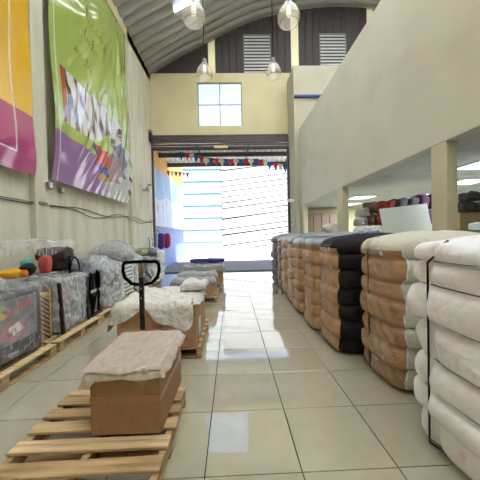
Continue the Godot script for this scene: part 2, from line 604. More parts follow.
func build_door() -> void:
	var d := thing("roller_shutter", "rolled-up brown metal roller shutter above the wide doorway", "shutter", Vector3(-0.39, 0, ZG + 0.16))
	var n := 6
	for k in n:
		var s := mb()
		box(s, Vector3.ZERO, Vector3(5.66, 0.092, 0.05), 0.02)
		put("slat", s.commit(), M["shutter"], d, Vector3(0, 5.13 + k * 0.098, 0.05 * sin(k * 0.9)))
	put("bottom_bar", boxm(Vector3(5.6, 0.06, 0.07), 0.01), M["dark_metal"], d, Vector3(0, 5.05, 0))
	for sx in [-1.0, 1.0]:
		put("guide_rail", boxm(Vector3(0.09, 5.1, 0.12), 0.01), M["shutter"], d, Vector3(sx * 2.8, 2.55, -0.06))
	var mo := put("motor", boxm(Vector3(0.22, 0.4, 0.22), 0.04), M["black"], d, Vector3(-2.83, 5.5, 0.18))
	var s2 := mb()
	tube(s2, [Vector3(-0.05, 0.1, 0.1), Vector3(0.02, 0.25, 0.14), Vector3(0.15, 0.2, 0.1)], 0.025)
	put("crank", s2.commit(), M["grey_metal"], mo)
	var sg := thing("cream_sign", "small cream sign plate under the shutter housing", "sign", Vector3(-0.36, 5.06, ZG + 0.27))
	put("plate", boxm(Vector3(0.55, 0.1, 0.02), 0.005), mat("sign_cream", Color(0.93, 0.85, 0.68), 0.6), sg, Vector3(0, 0.05, 0))
	put("lower_strip", boxm(Vector3(0.53, 0.035, 0.024), 0.004), mat("sign_gold", Color(0.80, 0.64, 0.38), 0.6), sg, Vector3(0, 0.005, 0))
	# bunting
	var bt := thing("bunting_string", "string of red, blue and white pennant flags across the doorway", "bunting", Vector3(0, 0, ZG - 0.4))
	var cols := [mat("flag_blue", Color(0.12, 0.35, 0.68), 0.7), mat("flag_red", Color(0.83, 0.18, 0.2), 0.7), mat("flag_white", Color(0.92, 0.9, 0.85), 0.7)]
	var at := func(t: float) -> Vector3:
		var y := 5.06 - 0.50 * t + 0.07 * cos(t * 9.0)
		return Vector3(lerpf(-2.2, 2.5, t), y, 0.05 * sin(t * 20.0))
	var pts := [Vector3(-2.3, 5.4, -0.3)]
	for k in 41:
		pts.append(at.call(k / 40.0))
	pts.append(Vector3(2.6, 5.4, -0.3))
	var s3 := mb()
	tube(s3, pts, 0.006, 5)
	put("string", s3.commit(), M["white_metal"], bt)
	for k in 22:
		var t := (k + 0.5) / 22.0
		var f := mb()
		var w := 0.13
		var tw := 0.35 * sin(k * 2.3)
		for side in [0.004, -0.004]:
			tri(f, Vector3(-w, 0, side), Vector3(w, 0, side), Vector3(0.03 * sin(k * 1.7), -0.37, side + 0.03), Vector3(0, 0, 0))
		put("pennant", f.commit(), cols[k % 3], bt, at.call(t), Vector3(0, tw, 0.1 * sin(k)))
	for k in 6:
		var f := mb()
		for side in [0.004, -0.004]:
			tri(f, Vector3(-0.08, 0, side), Vector3(0.08, 0, side), Vector3(0, -0.25, side), Vector3.ZERO)
		put("pennant", f.commit(), cols[(k + 1) % 3], bt, Vector3(-2.95 + k * 0.18, 4.62 - 0.02 * k, -1.2), Vector3(0, 0.2 * sin(k * 2.0), 0))

func build_outside() -> void:
	var g := struct("street_ground")
	put("yard", boxm(Vector3(40, 0.2, 8)), M["concrete"], g, Vector3(0, -0.12, ZG - 4.1))
	put("road", boxm(Vector3(60, 0.2, 14)), M["asphalt"], g, Vector3(0, -0.13, ZG - 15.0))
	put("pavement", boxm(Vector3(60, 0.3, 2.4), 0.02), mat("kerb", Color(0.62, 0.55, 0.43), 0.9), g, Vector3(0, -0.07, -28.7))
	var ln := put("road_line", boxm(Vector3(0.12, 0.01, 5)), mat("paint_white", Color(0.9, 0.9, 0.9), 0.8), g, Vector3(2.2, -0.015, -16.5))
	ln.rotation.y = deg_to_rad(20)
	# canopy over the door
	var c := thing("door_canopy", "corrugated metal canopy with dark purlins outside the doorway", "canopy", Vector3(-0.3, 0, ZG))
	var cs := sheet(160, 4, func(u, v): return Vector3(lerpf(-3.4, 3.4, u), 5.42 + 0.03 * sin(u * TAU * 26.0), -0.3 - 2.9 * v))
	put("corrugated_sheet", cs, M["white_metal"], c)
	for z in [-1.35, -3.05]:
		put("purlin", boxm(Vector3(6.8, 0.2, 0.1)), M["shutter"], c, Vector3(0, 5.28, z))
	for sx in [-3.3, -1.1, 1.1, 3.3]:
		put("rafter", boxm(Vector3(0.06, 0.07, 2.9)), M["shutter"], c, Vector3(sx, 5.36, -1.75))
	# painted side wall
	var mu := thing("painted_side_wall", "outdoor side wall painted blue below and orange above, beyond the door jamb", "wall", Vector3(-3.32, 0, -15.0))
	var im := Image.create(256, 256, true, Image.FORMAT_RGB8)
	for y in 256:
		for xx in 256:
			var Y := 7.0 * (1 - y / 255.0)
			var zz := xx / 255.0
			var n := nz.get_noise_2d(xx * 3.0, y * 0.6) * 0.5
			var n2 := nz.get_noise_2d(xx * 1.3 + 500, y * 1.3)
			var col := Color(0.58, 0.67, 0.88)
			if Y > 1.95:
				col = Color(0.80, 0.86, 0.95).lerp(Color(0.92, 0.94, 0.97), clampf(n * 2 + 0.5, 0, 1))
				if n2 > 0.42 and Y < 3.4:
					col = Color(0.86, 0.72, 0.74)
				if Y > 3.2 + zz * 0.5 + n2 * 0.3:
					col = Color(0.62, 0.76, 0.93).lerp(Color(0.80, 0.87, 0.95), clampf(n * 2 + 0.4, 0, 1))
				if Y > 4.55 + zz * 0.35 + n * 0.35:
					col = Color(0.93, 0.74, 0.45)
			im.set_pixel(xx, y, col)
	im.generate_mipmaps()
	var mm := StandardMaterial3D.new()
	mm.albedo_texture = ImageTexture.create_from_image(im)
	mm.roughness = 0.7
	var q := PlaneMesh.new()
	q.orientation = PlaneMesh.FACE_X
	q.size = Vector2(7.0, 7.0)
	put("wall_core", boxm(Vector3(0.24, 7.0, 7.0)), M["concrete"], mu, Vector3(-0.13, 3.5, 0))
	put("painted_render", q, mm, mu, Vector3(0.0, 3.5, 0))
	put("ledge", boxm(Vector3(0.06, 0.07, 7.0), 0.01), M["grey_metal"], mu, Vector3(0.03, 1.95, 0))
	# facade across the street
	var fa := thing("street_facade", "sunlit white facade with thin dark joints across the street", "building", Vector3(0, 0, -30.0))
	put("core", boxm(Vector3(60, 12, 3)), mat("joint", Color(0.14, 0.145, 0.15), 0.9), fa, Vector3(0, 6, -1.62))
	var rng := RandomNumberGenerator.new()
	rng.seed = 11
	for k in range(-3, 20):
		var s := mb()
		var hh := 0.6
		box(s, Vector3.ZERO, Vector3(13.0, hh - 0.075 - 0.05 * rng.randf(), 0.14))
		var o := put("cladding_panel", s.commit(), M["facade"], fa, Vector3(5.4, 0.2 + k * hh, 0.0))
		o.rotation.z = deg_to_rad(6.5 + rng.randf_range(-0.5, 0.5))
	for k in 9:
		var by := k * 1.35
		put("cladding_panel", boxm(Vector3(12.0, 0.64, 0.16)), M["facade"], fa, Vector3(-7.1, by + 0.32, 0.04))
		put("glass_strip", boxm(Vector3(11.9, 0.24, 0.1)), M["facade_glass"], fa, Vector3(-7.1, by + 0.765, 0.02))
		put("cladding_panel", boxm(Vector3(12.0, 0.38, 0.16)), M["facade"], fa, Vector3(-7.1, by + 1.10, 0.04))
	for k in 2:
		var cx: float = [-3.1, -3.05][k]
		var bg := thing("hanging_bag", ["purple bag hanging on the painted side wall", "crimson bag hanging on the painted side wall"][k], "bag", Vector3(cx, 0.95, [-11.75, -12.6][k]))
		put("bag_body", soft(Vector3(0.26, 0.72, 0.3), 10, 0.45, 0.04, 0.05, 3 + k), mat("bag%d" % k, [Color(0.30, 0.16, 0.45), Color(0.62, 0.10, 0.25)][k], 0.7), bg)
		var st := mb()
		tube(st, [Vector3(-0.22 if k == 0 else -0.4, 0.85, 0), Vector3(-0.1, 0.8, 0), Vector3(0, 0.58, 0)], 0.012, 6)
		put("bag_strap", st.commit(), M["black"], bg)

# ---------------------------------------------------------------- lamps
func build_lamps() -> void:
	var prof := [Vector2(0.045, 0.0), Vector2(0.07, -0.01), Vector2(0.10, -0.05), Vector2(0.15, -0.12), Vector2(0.195, -0.20), Vector2(0.218, -0.28), Vector2(0.215, -0.34), Vector2(0.19, -0.385), Vector2(0.175, -0.40)]
	var bell := lathem(prof, 32)
	var cap := lathem([Vector2(0.0, 0.10), Vector2(0.045, 0.10), Vector2(0.058, 0.08), Vector2(0.058, 0.015), Vector2(0.045, 0.0)], 20)
	var rim := lathem([Vector2(0.175, -0.40), Vector2(0.182, -0.403), Vector2(0.182, -0.41), Vector2(0.173, -0.41), Vector2(0.175, -0.40)], 32)
	var bulb := lathem([Vector2(0.0, -0.28), Vector2(0.035, -0.27), Vector2(0.052, -0.22), Vector2(0.045, -0.14), Vector2(0.03, -0.06), Vector2(0.0, -0.05)], 16)
	var be := emis("lamp_bulb_glow", Color(1.0, 0.97, 0.92), 0.4)
	var spots := [[Vector3(-0.61, 5.83, -5.0), "hanging below the roof skylight on the banner side"], [Vector3(1.2, 5.97, -5.2), "hanging high beside the plain mezzanine parapet"], [Vector3(-0.63, 6.1, -7.2), "hanging between the gable window and the cream light strip"], [Vector3(1.25, 6.25, -7.4), "hanging next to the larger gable louvre vent"]]
	for k in spots.size():
		var p: Vector3 = spots[k][0]
		var l := thing("pendant_lamp", "clear bell-shaped pendant lamp " + spots[k][1], "lamp", p, 0.0, "bell pendant lamps under the vault")
		putm("bell_shade", bell, M["bell"], l)
		putm("cap", cap, M["grey_metal"], l)
		putm("rim", rim, M["grey_metal"], l)
		putm("bulb", bulb, be, l)
		var s := mb()
		tube(s, [Vector3(0, 0.09, 0), Vector3(0, roof_y(p.x) - p.y - 0.06, 0)], 0.012, 6)
		put("suspension_cable", s.commit(), M["dark_metal"], l)
		var o := OmniLight3D.new()
		o.name = "pendant_light"
		o.light_color = Color(1.0, 0.97, 0.92)
		o.light_energy = 0.04
		o.light_size = 0.05
		o.omni_range = 40
		o.omni_attenuation = 2
		o.shadow_enabled = true
		o.position = Vector3(0, -0.17, 0)
		l.add_child(o)
	# ceiling panels under the mezzanine
	var em := emis("panel_light_glow", Color(0.90, 0.98, 1.0), 3.2)
	for q in [[4.25, -4.3, "ceiling light panel beside the nearer beige pillar"], [5.3, -5.8, "ceiling light panel behind the nearer beige pillar"], [4.0, -8.05, "ceiling light panel right behind the slim pillar"], [5.9, -7.85, "ceiling light panel above the white board"], [4.4, -9.8, "small far ceiling light panel above the slatted lockers"], [5.8, -10.0, "far ceiling light panel above the dark clothes heap"], [6.4, -2.0, ""]]:
		if q[2] == "":
			continue
		var t := thing("ceiling_light_panel", "square white " + q[2], "light", Vector3(q[0], 2.57, q[1]), 0.0, "light panels under the mezzanine")
		var s := mb()
		for b in [[-0.33, 0, 0.03, 0.69], [0.33, 0, 0.03, 0.69], [0, -0.33, 0.63, 0.03], [0, 0.33, 0.63, 0.03]]:
			box(s, Vector3(b[0], -0.015, b[1]), Vector3(b[2], 0.03, b[3]))
		put("frame", s.commit(), M["white_metal"], t)
		putm("diffuser_light", boxm(Vector3(0.63, 0.01, 0.63)), em, t, Vector3(0, -0.008, 0))
		var a := AreaLight3D.new()
		a.name = "panel_area_light"
		a.area_size = Vector2(0.6, 0.6)
		a.light_color = Color(0.92, 0.98, 1.0)
		a.light_energy = 2.0
		a.area_range = 30
		a.shadow_enabled = true
		a.position = Vector3(0, -0.04, 0)
		a.rotation.x = -PI / 2
		t.add_child(a)

# ---------------------------------------------------------------- pallets
func pallet(at: Vector3, w: float, d: float, slats: Array, label: String, sd: int, along_x := true, turn := 0.0) -> Node3D:
	# slats: centre z and width of each top board (boards run along x), stringers along z
	var p := thing("wooden_pallet", label, "pallet", at, turn)
	var rng := RandomNumberGenerator.new()
	rng.seed = sd
	for k in slats.size():
		var sl: Array = slats[k]
		var o := put("deck_board", boxm(Vector3(w + rng.randf_range(-0.02, 0.02), 0.02, sl[1]), 0.003), M["wood%d" % (rng.randi() % 3)], p, Vector3(rng.randf_range(-0.01, 0.01), 0.128, sl[0]))
		o.rotation.y = deg_to_rad(rng.randf_range(-0.9, 0.9))
		o.set_meta("label", "rough sawn board")
	for x in [-w / 2 + 0.03, 0.0, w / 2 - 0.03]:
		put("stringer", boxm(Vector3(0.045, 0.09, d), 0.003), M["wood1"], p, Vector3(x, 0.067, 0))
	for z in [-d / 2 + 0.06, 0.0, d / 2 - 0.06]:
		put("bottom_board", boxm(Vector3(w, 0.018, 0.1), 0.003), M["wood1"], p, Vector3(0, 0.011, z))
	return p

func row_pallet(z0: float, z1: float, xe: float, w: float, label: String, sd: int) -> void:
	# pallet along the left wall: boards run along the wall, blocks under the edge
	var p := thing("wooden_pallet", label, "pallet", Vector3(xe - w / 2, 0, (z0 + z1) / 2))
	var d := z1 - z0
	var rng := RandomNumberGenerator.new()
	rng.seed = sd
	for k in 6:
		var x := w / 2 - 0.055 - k * (w - 0.11) / 5.0
		putm("deck_board", boxm(Vector3(0.11, 0.02, d), 0.003), M["wood%d" % [0, 2][rng.randi() % 2]], p, Vector3(x, 0.13, 0))
	for z in [-d / 2 + 0.06, 0.0, d / 2 - 0.06]:
		putm("cross_board", boxm(Vector3(w, 0.018, 0.1), 0.003), M["wood1"], p, Vector3(0, 0.111, z))
		for x in [-w / 2 + 0.05, 0.0, w / 2 - 0.05]:
			putm("block", boxm(Vector3(0.09, 0.08, 0.1), 0.004), M["wood1"], p, Vector3(x, 0.062, z))
	for x in [-w / 2 + 0.05, 0.0, w / 2 - 0.05]:
		putm("bottom_board", boxm(Vector3(0.1, 0.02, d), 0.003), M["wood1"], p, Vector3(x, 0.012, 0))

# sheet draped over a box top
func drape(hx: float, hz: float, top: float, over: Callable, amp: float, sd: int, n := 44) -> ArrayMesh:
	return sheet(n, n, func(u, v):
		var s: float = u * 2 - 1
		var t: float = v * 2 - 1
		var ang := atan2(t, s)
		var ov: float = over.call(ang, s, t)
		var px: float = s * (hx + ov)
		var pz: float = t * (hz + ov)
		var dx := maxf(absf(px) - hx, 0.0)
		var dz := maxf(absf(pz) - hz, 0.0)
		var drop := maxf(dx, dz)
		var n1 := nz.get_noise_3d(px * 420 + sd * 50, pz * 420, sd * 31.0) + 0.5 * nz.get_noise_3d(px * 1100 + sd * 50, pz * 1100, 9)
		var x := clampf(px, -hx, hx)
		var z := clampf(pz, -hz, hz)
		var y := top + 0.012 + maxf(n1, -0.6) * amp + 0.6 * amp
		if drop > 0:
			y = top + 0.012 - drop
			var out := 0.014 + 0.02 * (0.6 + n1) + drop * 0.12
			if dx > 0: x = signf(px) * (hx + out * minf(1.0, dx / 0.03))
			if dz > 0: z = signf(pz) * (hz + out * minf(1.0, dz / 0.03))
		return Vector3(x, y, z))

func carton(called: String, label: String, at: Vector3, size: Vector3, m: Material, turn := 0.0) -> Node3D:
	var c := thing(called, label, "box", at, turn)
	put("carton_body", boxm(size, 0.006), m, c, Vector3(0, size.y / 2, 0))
	return c

func build_boxes() -> void:
	# near pallet and carton
	pallet(Vector3(-0.94, 0, -1.79), 1.0, 1.16, [[0.52, 0.1], [0.235, 0.11], [0.06, 0.105], [-0.115, 0.105], [-0.27, 0.1], [-0.43, 0.12], [-0.53, 0.07]], "empty-fronted worn wooden pallet under a single kraft-covered carton", 3)
	var c := carton("cardboard_carton", "brown carton with crumpled kraft paper lid on the bare pallet", Vector3(-0.735, 0.14, -2.12), Vector3(0.47, 0.42, 0.66), M["card_dark"], deg_to_rad(-1.0))
	put("tape", boxm(Vector3(0.474, 0.045, 0.664), 0.003), mat("tape_tan", Color(0.66, 0.49, 0.34), 0.3), c, Vector3(0, 0.24, 0))
	put("stamp", boxm(Vector3(0.07, 0.07, 0.004)), mat("stamp_brown", Color(0.61, 0.465, 0.33), 0.7), c, Vector3(0.06, 0.1, 0.331))
	var k1 := put("kraft_lid", drape(0.245, 0.345, 0.425, func(a, s, t): return 0.04 + (0.05 if s < -0.6 and t > 0.2 else 0.0) + 0.006 * sin(a * 7), 0.005, 2), M["kraft"], c)
	k1.set_meta("label", "crumpled grey-brown kraft paper folded over the top")
	put("kraft_lid", drape(0.255, 0.35, 0.445, func(a, s, t): return 0.016 + 0.006 * sin(a * 5), 0.005, 7), M["kraft"], c, Vector3(-0.03, 0, 0), Vector3(0, 0.03, 0))
	put("plastic_wrap_lid", drape(0.268, 0.36, 0.462, func(a, s, t): return 0.05 + 0.03 * sin(a * 6.0 + 1.0) + 0.03 * sin(a * 17.0), 0.006, 5), M["film_clear"], c)
	var st := lathem([Vector2(0.0, 0.0), Vector2(0.026, 0.0), Vector2(0.026, 0.002), Vector2(0.0, 0.002)], 20)
	put("round_sticker", st, M["white_metal"], c, Vector3(0.15, 0.455, 0.378), Vector3(PI / 2, 0, 0))
	put("round_sticker_center", lathem([Vector2(0.0, 0.0), Vector2(0.017, 0.0), Vector2(0.017, 0.003), Vector2(0.0, 0.003)], 20), M["kraft"], c, Vector3(0.15, 0.455, 0.3785), Vector3(PI / 2, 0, 0))
	# second pallet with wide carton
	pallet(Vector3(-0.9, 0, -3.72), 1.0, 1.1, [[0.5, 0.1], [0.3, 0.1], [0.1, 0.1], [-0.1, 0.1], [-0.3, 0.1], [-0.5, 0.1]], "wooden pallet under the wide carton with a white plastic sheet", 9)
	c = carton("cardboard_carton", "wide brown carton under a draped white plastic sheet on its pallet", Vector3(-0.92, 0.14, -3.68), Vector3(0.94, 0.52, 1.0), M["card"])
	put("white_sheet", drape(0.475, 0.505, 0.52, func(a, s, t):
		var o := 0.10 + 0.05 * sin(a * 5.0 + 1.0) + 0.03 * sin(a * 13.0)
		if t > 0.4: o += 0.16 * (0.5 + 0.5 * sin(s * 5.2 - 0.6))
		if s > 0.8: o *= 0.5
		return o, 0.035, 12, 60), M["white_sheet"], c, Vector3(0, 0, 0))
	put("corner_seam", boxm(Vector3(0.004, 0.5, 0.012)), M["card_pale"], c, Vector3(0.472, 0.25, 0.3))
	var ws := thing("white_label_sheet", "white paper label stuck on the side of the wide carton", "label", Vector3(-0.440, 0.33, -3.42))
	put("paper", boxm(Vector3(0.006, 0.2, 0.16)), M["white_metal"], ws)
	var cl := thing("bubble_bundle", "lump of crumpled film on the corner of the wide carton", "film", Vector3(-0.55, 0.72, -3.9))
	put("film_body", soft(Vector3(0.34, 0.1, 0.42), 16, 0.4, 0.05, 0.06, 8), M["white_sheet"], cl)
	# third load
	pallet(Vector3(-0.86, 0, -6.35), 1.0, 1.1, [[0.5, 0.1], [0.2, 0.1], [-0.1, 0.1], [-0.4, 0.1]], "wooden pallet under the grey-sheeted cartons", 13)
	for k in 2:
		c = carton("cardboard_carton", ["brown carton under grey film, behind the wide carton", "brown carton at the back of the grey-sheeted pallet"][k], Vector3(-0.88, 0.14, [-6.02, -6.70][k]), Vector3(0.9, [0.36, 0.4][k], 0.42), M["card"])
		put("grey_sheet", drape(0.455, 0.215, [0.36, 0.4][k], func(a, s, t): return 0.12 + 0.04 * sin(a * 6.0 + k), 0.03, 20 + k, 36), M["grey_sheet"], c)
	pallet(Vector3(-0.85, 0, -8.0), 1.1, 1.1, [[0.5, 0.1], [0.2, 0.1], [-0.1, 0.1], [-0.4, 0.1]], "far wooden pallet under the load topped with blue cloth", 17)
	c = carton("cardboard_carton", "far carton wrapped in grey film under a blue cloth", Vector3(-0.85, 0.14, -8.0), Vector3(1.1, 0.48, 1.0), M["card"])
	put("grey_sheet", drape(0.56, 0.51, 0.48, func(a, s, t): return 0.2 + 0.08 * sin(a * 4.0), 0.04, 31, 36), M["grey_sheet"], c)
	var bl := thing("blue_cloth", "flat blue cloth lying on the far grey load", "cloth", Vector3(-0.75, 0.7, -8.1))
	put("cloth_body", soft(Vector3(1.0, 0.08, 0.5), 18, 0.3, 0.03, 0.04, 5), M["fabric_blue"], bl)
	var pole := mb()
	tube(pole, [Vector3(-0.4, 0.1, 0.1), Vector3(0.75, 0.075, 0.12)], 0.012, 6)
	put("rolled_edge_pole", pole.commit(), M["dark_metal"], bl)
	# pallet jack
	var j := thing("pallet_jack", "black-handled pallet jack standing behind the kraft-covered carton", "pallet jack", Vector3(-0.935, 0, -2.74))
	var s := mb()
	var loop := []
	for p in [[-0.03, 0.985], [-0.1, 0.995], [-0.165, 1.06], [-0.185, 1.13], [-0.18, 1.19], [-0.155, 1.215], [0.0, 1.22], [0.155, 1.215], [0.18, 1.19], [0.185, 1.13], [0.165, 1.06], [0.1, 0.995], [0.03, 0.985]]:
		loop.append(Vector3(p[0], p[1], 0))
	tube(s, loop, 0.017, 10)
	put("handle_loop", s.commit(), M["black"], j)
	s = mb()
	box(s, Vector3(0, 0.72, 0), Vector3(0.045, 0.98, 0.045), 0.008)
	put("drawbar", s.commit(), M["black"], j)
	put("handle_hub", boxm(Vector3(0.05, 0.16, 0.045), 0.01), mat("hub_brass", Color(0.55, 0.5, 0.38), 0.5), j, Vector3(0, 1.13, 0))
	s = mb()
	tube(s, [Vector3(0.01, 1.11, 0.02), Vector3(0.05, 1.12, 0.025), Vector3(0.1, 1.07, 0.025), Vector3(0.115, 1.05, 0.025)], 0.009, 6)
	put("release_lever", s.commit(), M["grey_metal"], j)
	s = mb()
	tube(s, [Vector3(-0.07, 1.0, 0.0), Vector3(-0.075, 0.95, 0.0), Vector3(-0.03, 0.9, 0.0)], 0.006, 6)
	put("release_cable", s.commit(), M["black"], j)
	for y in [0.945, 0.85]:
		put("bolt", boxm(Vector3(0.016, 0.016, 0.01), 0.003), M["grey_metal"], j, Vector3(0, y, 0.028))
	put("pump_housing", boxm(Vector3(0.2, 0.24, 0.16), 0.03), M["orange"], j, Vector3(0, 0.2, -0.08))
	for sx in [-1.0, 1.0]:
		put("fork", boxm(Vector3(0.14, 0.05, 1.1), 0.012), M["orange"], j, Vector3(sx * 0.2, 0.079, -0.7))
	put("cross_head", boxm(Vector3(0.54, 0.14, 0.08), 0.015), M["orange"], j, Vector3(0, 0.17, -0.17))
	for sx in [-1.0, 1.0]:
		var wm := lathem([Vector2(0.0, -0.03), Vector2(0.085, -0.03), Vector2(0.09, -0.02), Vector2(0.09, 0.02), Vector2(0.085, 0.03), Vector2(0.0, 0.03)], 20)
		put("steer_wheel", wm, M["black"], j, Vector3(sx * 0.07, 0.091, 0.0), Vector3(0, 0, PI / 2))

# ---------------------------------------------------------------- bales
func bale(label: String, x0: float, z0: float, z1: float, dx: float, H: float, nb: int, sd: int, body: Material, card: Material, th: Array, topm: Material, vstraps: Array, bul := 0.038, cuts: Array = []) -> Node3D:
	var b := thing("textile_bale", label, "bale", Vector3(x0 + dx / 2, 0, (z0 + z1) / 2), 0.0, "strapped textile bales along the aisle")
	var hx := dx / 2
	var hz := absf(z1 - z0) / 2
	var rng := RandomNumberGenerator.new()
	rng.seed = sd
	var seams := [0.0]
	for k in nb - 1:
		seams.append((k + 1.0) / nb + rng.randf_range(-0.018, 0.018))
	seams.append(1.0)
	if cuts.size():
		seams = cuts
	var P := func(a: float, v: float, lift: float) -> Vector3:
		var k := 0
		while k < nb - 1 and v > seams[k + 1]:
			k += 1
		var t: float = clampf((v - seams[k]) / (seams[k + 1] - seams[k]), 0, 1)
		var inset := bul * (1.0 - pow(maxf(sin(t * PI), 0.0), 0.24 if card else 0.3))
		if k == 0 and t < 0.5:
			inset += 0.05 * pow(1 - t * 2, 2)
		if k == nb - 1 and t > 0.4:
			inset = bul * 0.0 + 0.14 * (1.0 - sqrt(maxf(0.0, 1.0 - pow((t - 0.4) / 0.6, 2))))
		var c := cos(a)
		var s := sin(a)
		var rr := pow(pow(absf(c), 5.5) + pow(absf(s), 5.5), -1.0 / 5.5)
		var px := c * rr
		var pz := s * rr
		var pos := Vector3(px * (hx - inset), v * H, pz * (hz - inset))
		var nrm := Vector3(px, 0, pz).normalized()
		pos += Vector3(sin(k * 2.7 + sd), 0, sin(k * 1.9 + sd * 2.0)) * bul * 0.35
		var n := nz.get_noise_3d(pos.x * 130 + sd * 77, pos.y * 130 + k * 40.0 * bul * 10.0, pos.z * 130) * (0.018 if card else 0.045) * (0.4 + 0.6 * sin(t * PI)) + nz.get_noise_3d(pos.x * 420 + sd * 31, pos.y * 420, pos.z * 420) * (0.009 if card else 0.014)
		for vs in vstraps:
			var da := absf(angle_difference(a, vs))
			n -= 0.06 * exp(-pow(da / 0.07, 2)) * (0.4 + sin(t * PI))
		return pos + nrm * (n + lift)
	var V := []
	for k in nb:
		for q in 8:
			V.append(lerpf(seams[k], seams[k + 1], q / 8.0))
	V.append(1.0)
	var nV := V.size() - 1
	var s := mb()
	sheet_into(s, 88, nV, func(u, v): return P.call(u * TAU, V[int(round(v * nV))], 0.0), true)
	sheet_into(s, 88, 8, func(u, v):
		var e: Vector3 = P.call(u * TAU, 1.0, 0.0)
		var r: float = 1.0 - v
		var q := Vector3(e.x * r, H, e.z * r)
		q.y += 0.05 * (1 - r * r) + 0.02 * nz.get_noise_3d(q.x * 300 + sd * 9, 0, q.z * 300) * (1 - r)
		return q, true)
	s.index(); s.generate_normals()
	put("bale_body", s.commit(), body, b)
	if card:
		var cm := sheet(40, nV - 6, func(u, v):
			var vi: float = V[int(round(v * (nV - 6))) + 1]
			var j0: float = th[0] + 0.035 * nz.get_noise_2d(vi * 420, sd * 10.0) + (0.01 if int(vi * nb) % 2 == 0 else -0.01)
			var j1: float = th[1] + 0.1 * nz.get_noise_2d(vi * 400, sd * 20.0)
			return P.call(lerpf(j0, j1, u), vi, 0.007 + 0.006 * nz.get_noise_2d(u * 300, vi * 900)))
		var o := put("cardboard_cover", cm, card, b)
		o.set_meta("label", "brown cardboard sheet strapped over the side")
		put("clear_film", sheet(30, nV - 4, func(u, v):
			var vi: float = V[int(round(v * (nV - 4))) + 1]
			return P.call(lerpf(th[0] + 0.2, th[1], u), vi, 0.016 + 0.01 * nz.get_noise_2d(u * 900 + sd * 50, vi * 2500))), M["film_clear"], b)
		if card == M["card_print"]: put("torn_edge", sheet(5, nV - 6, func(u, v):
			var vi: float = V[int(round(v * (nV - 6))) + 1]
			var j0: float = th[0] + 0.035 * nz.get_noise_2d(vi * 420, sd * 10.0) + (0.01 if int(vi * nb) % 2 == 0 else -0.01)
			return P.call(j0 - 0.035 * (1.0 - u) * clampf(1.2 * nz.get_noise_2d(vi * 1500, sd * 3.0) + 0.7, 0.1, 1.0) + 0.01, vi, 0.004)), M["fabric_white"], b)
		# white tears and tape scraps
		for k in 5:
			var va := rng.randf_range(0.1, 0.9)
			var aa := rng.randf_range(th[0] + 0.15, th[1] - 0.5)
			put("tape_scrap", sheet(4, 4, func(u, v): return P.call(aa + (u - 0.5) * rng.randf_range(0.10, 0.12), va + (v - 0.5) * 0.03, 0.012)), M["white_metal"] if k % 2 == 0 else M["card_pale"], b)
	if topm:
		s = mb()
		sheet_into(s, 72, 8, func(u, v):
			var a: float = u * TAU
			var low: float = 0.93 + 0.03 * nz.get_noise_2d(cos(a) * 120 + sd * 40, sin(a) * 120)
			return P.call(a, lerpf(low, 1.0, v), 0.012), true)
		sheet_into(s, 72, 8, func(u, v):
			var e: Vector3 = P.call(u * TAU, 1.0, 0.012)
			var r: float = 1.0 - v
			var q := Vector3(e.x * r, H + 0.012, e.z * r)
			q.y += 0.055 * (1 - r * r) + 0.05 * absf(nz.get_noise_3d(q.x * 350 + sd * 9, 5, q.z * 350)) * (1 - r)
			return q, true)
		s.index(); s.generate_normals()
		put("top_cover", s.commit(), topm, b)
	for k in range(1, nb):
		var pts := []
		for i in 56:
			pts.append(P.call(i * TAU / 56, seams[k], 0.002))
		s = mb()
		tube(s, pts, 0.004, 5, true)
		put("strap", s.commit(), M["wood1"] if card else M["grey_metal"], b)
	for vs in vstraps:
		var mean := Vector3.ZERO
		for i in 40:
			mean += P.call(vs, 0.05 + i / 40.0 * 0.85, 0.0) / 40.0
		mean.y = 0
		mean += mean.normalized() * 0.05
		var pts := []
		for i in 30:
			var v := i / 29.0
			var p: Vector3 = P.call(vs, v, 0.008)
			var q := mean + Vector3(0, p.y, 0)
			pts.append(q if v < 0.9 and v > 0.03 else q.lerp(p, 0.8))
		s = mb()
		tube(s, pts, 0.0065, 6)
		put("vertical_strap", s.commit(), M["strap"], b)
	return b

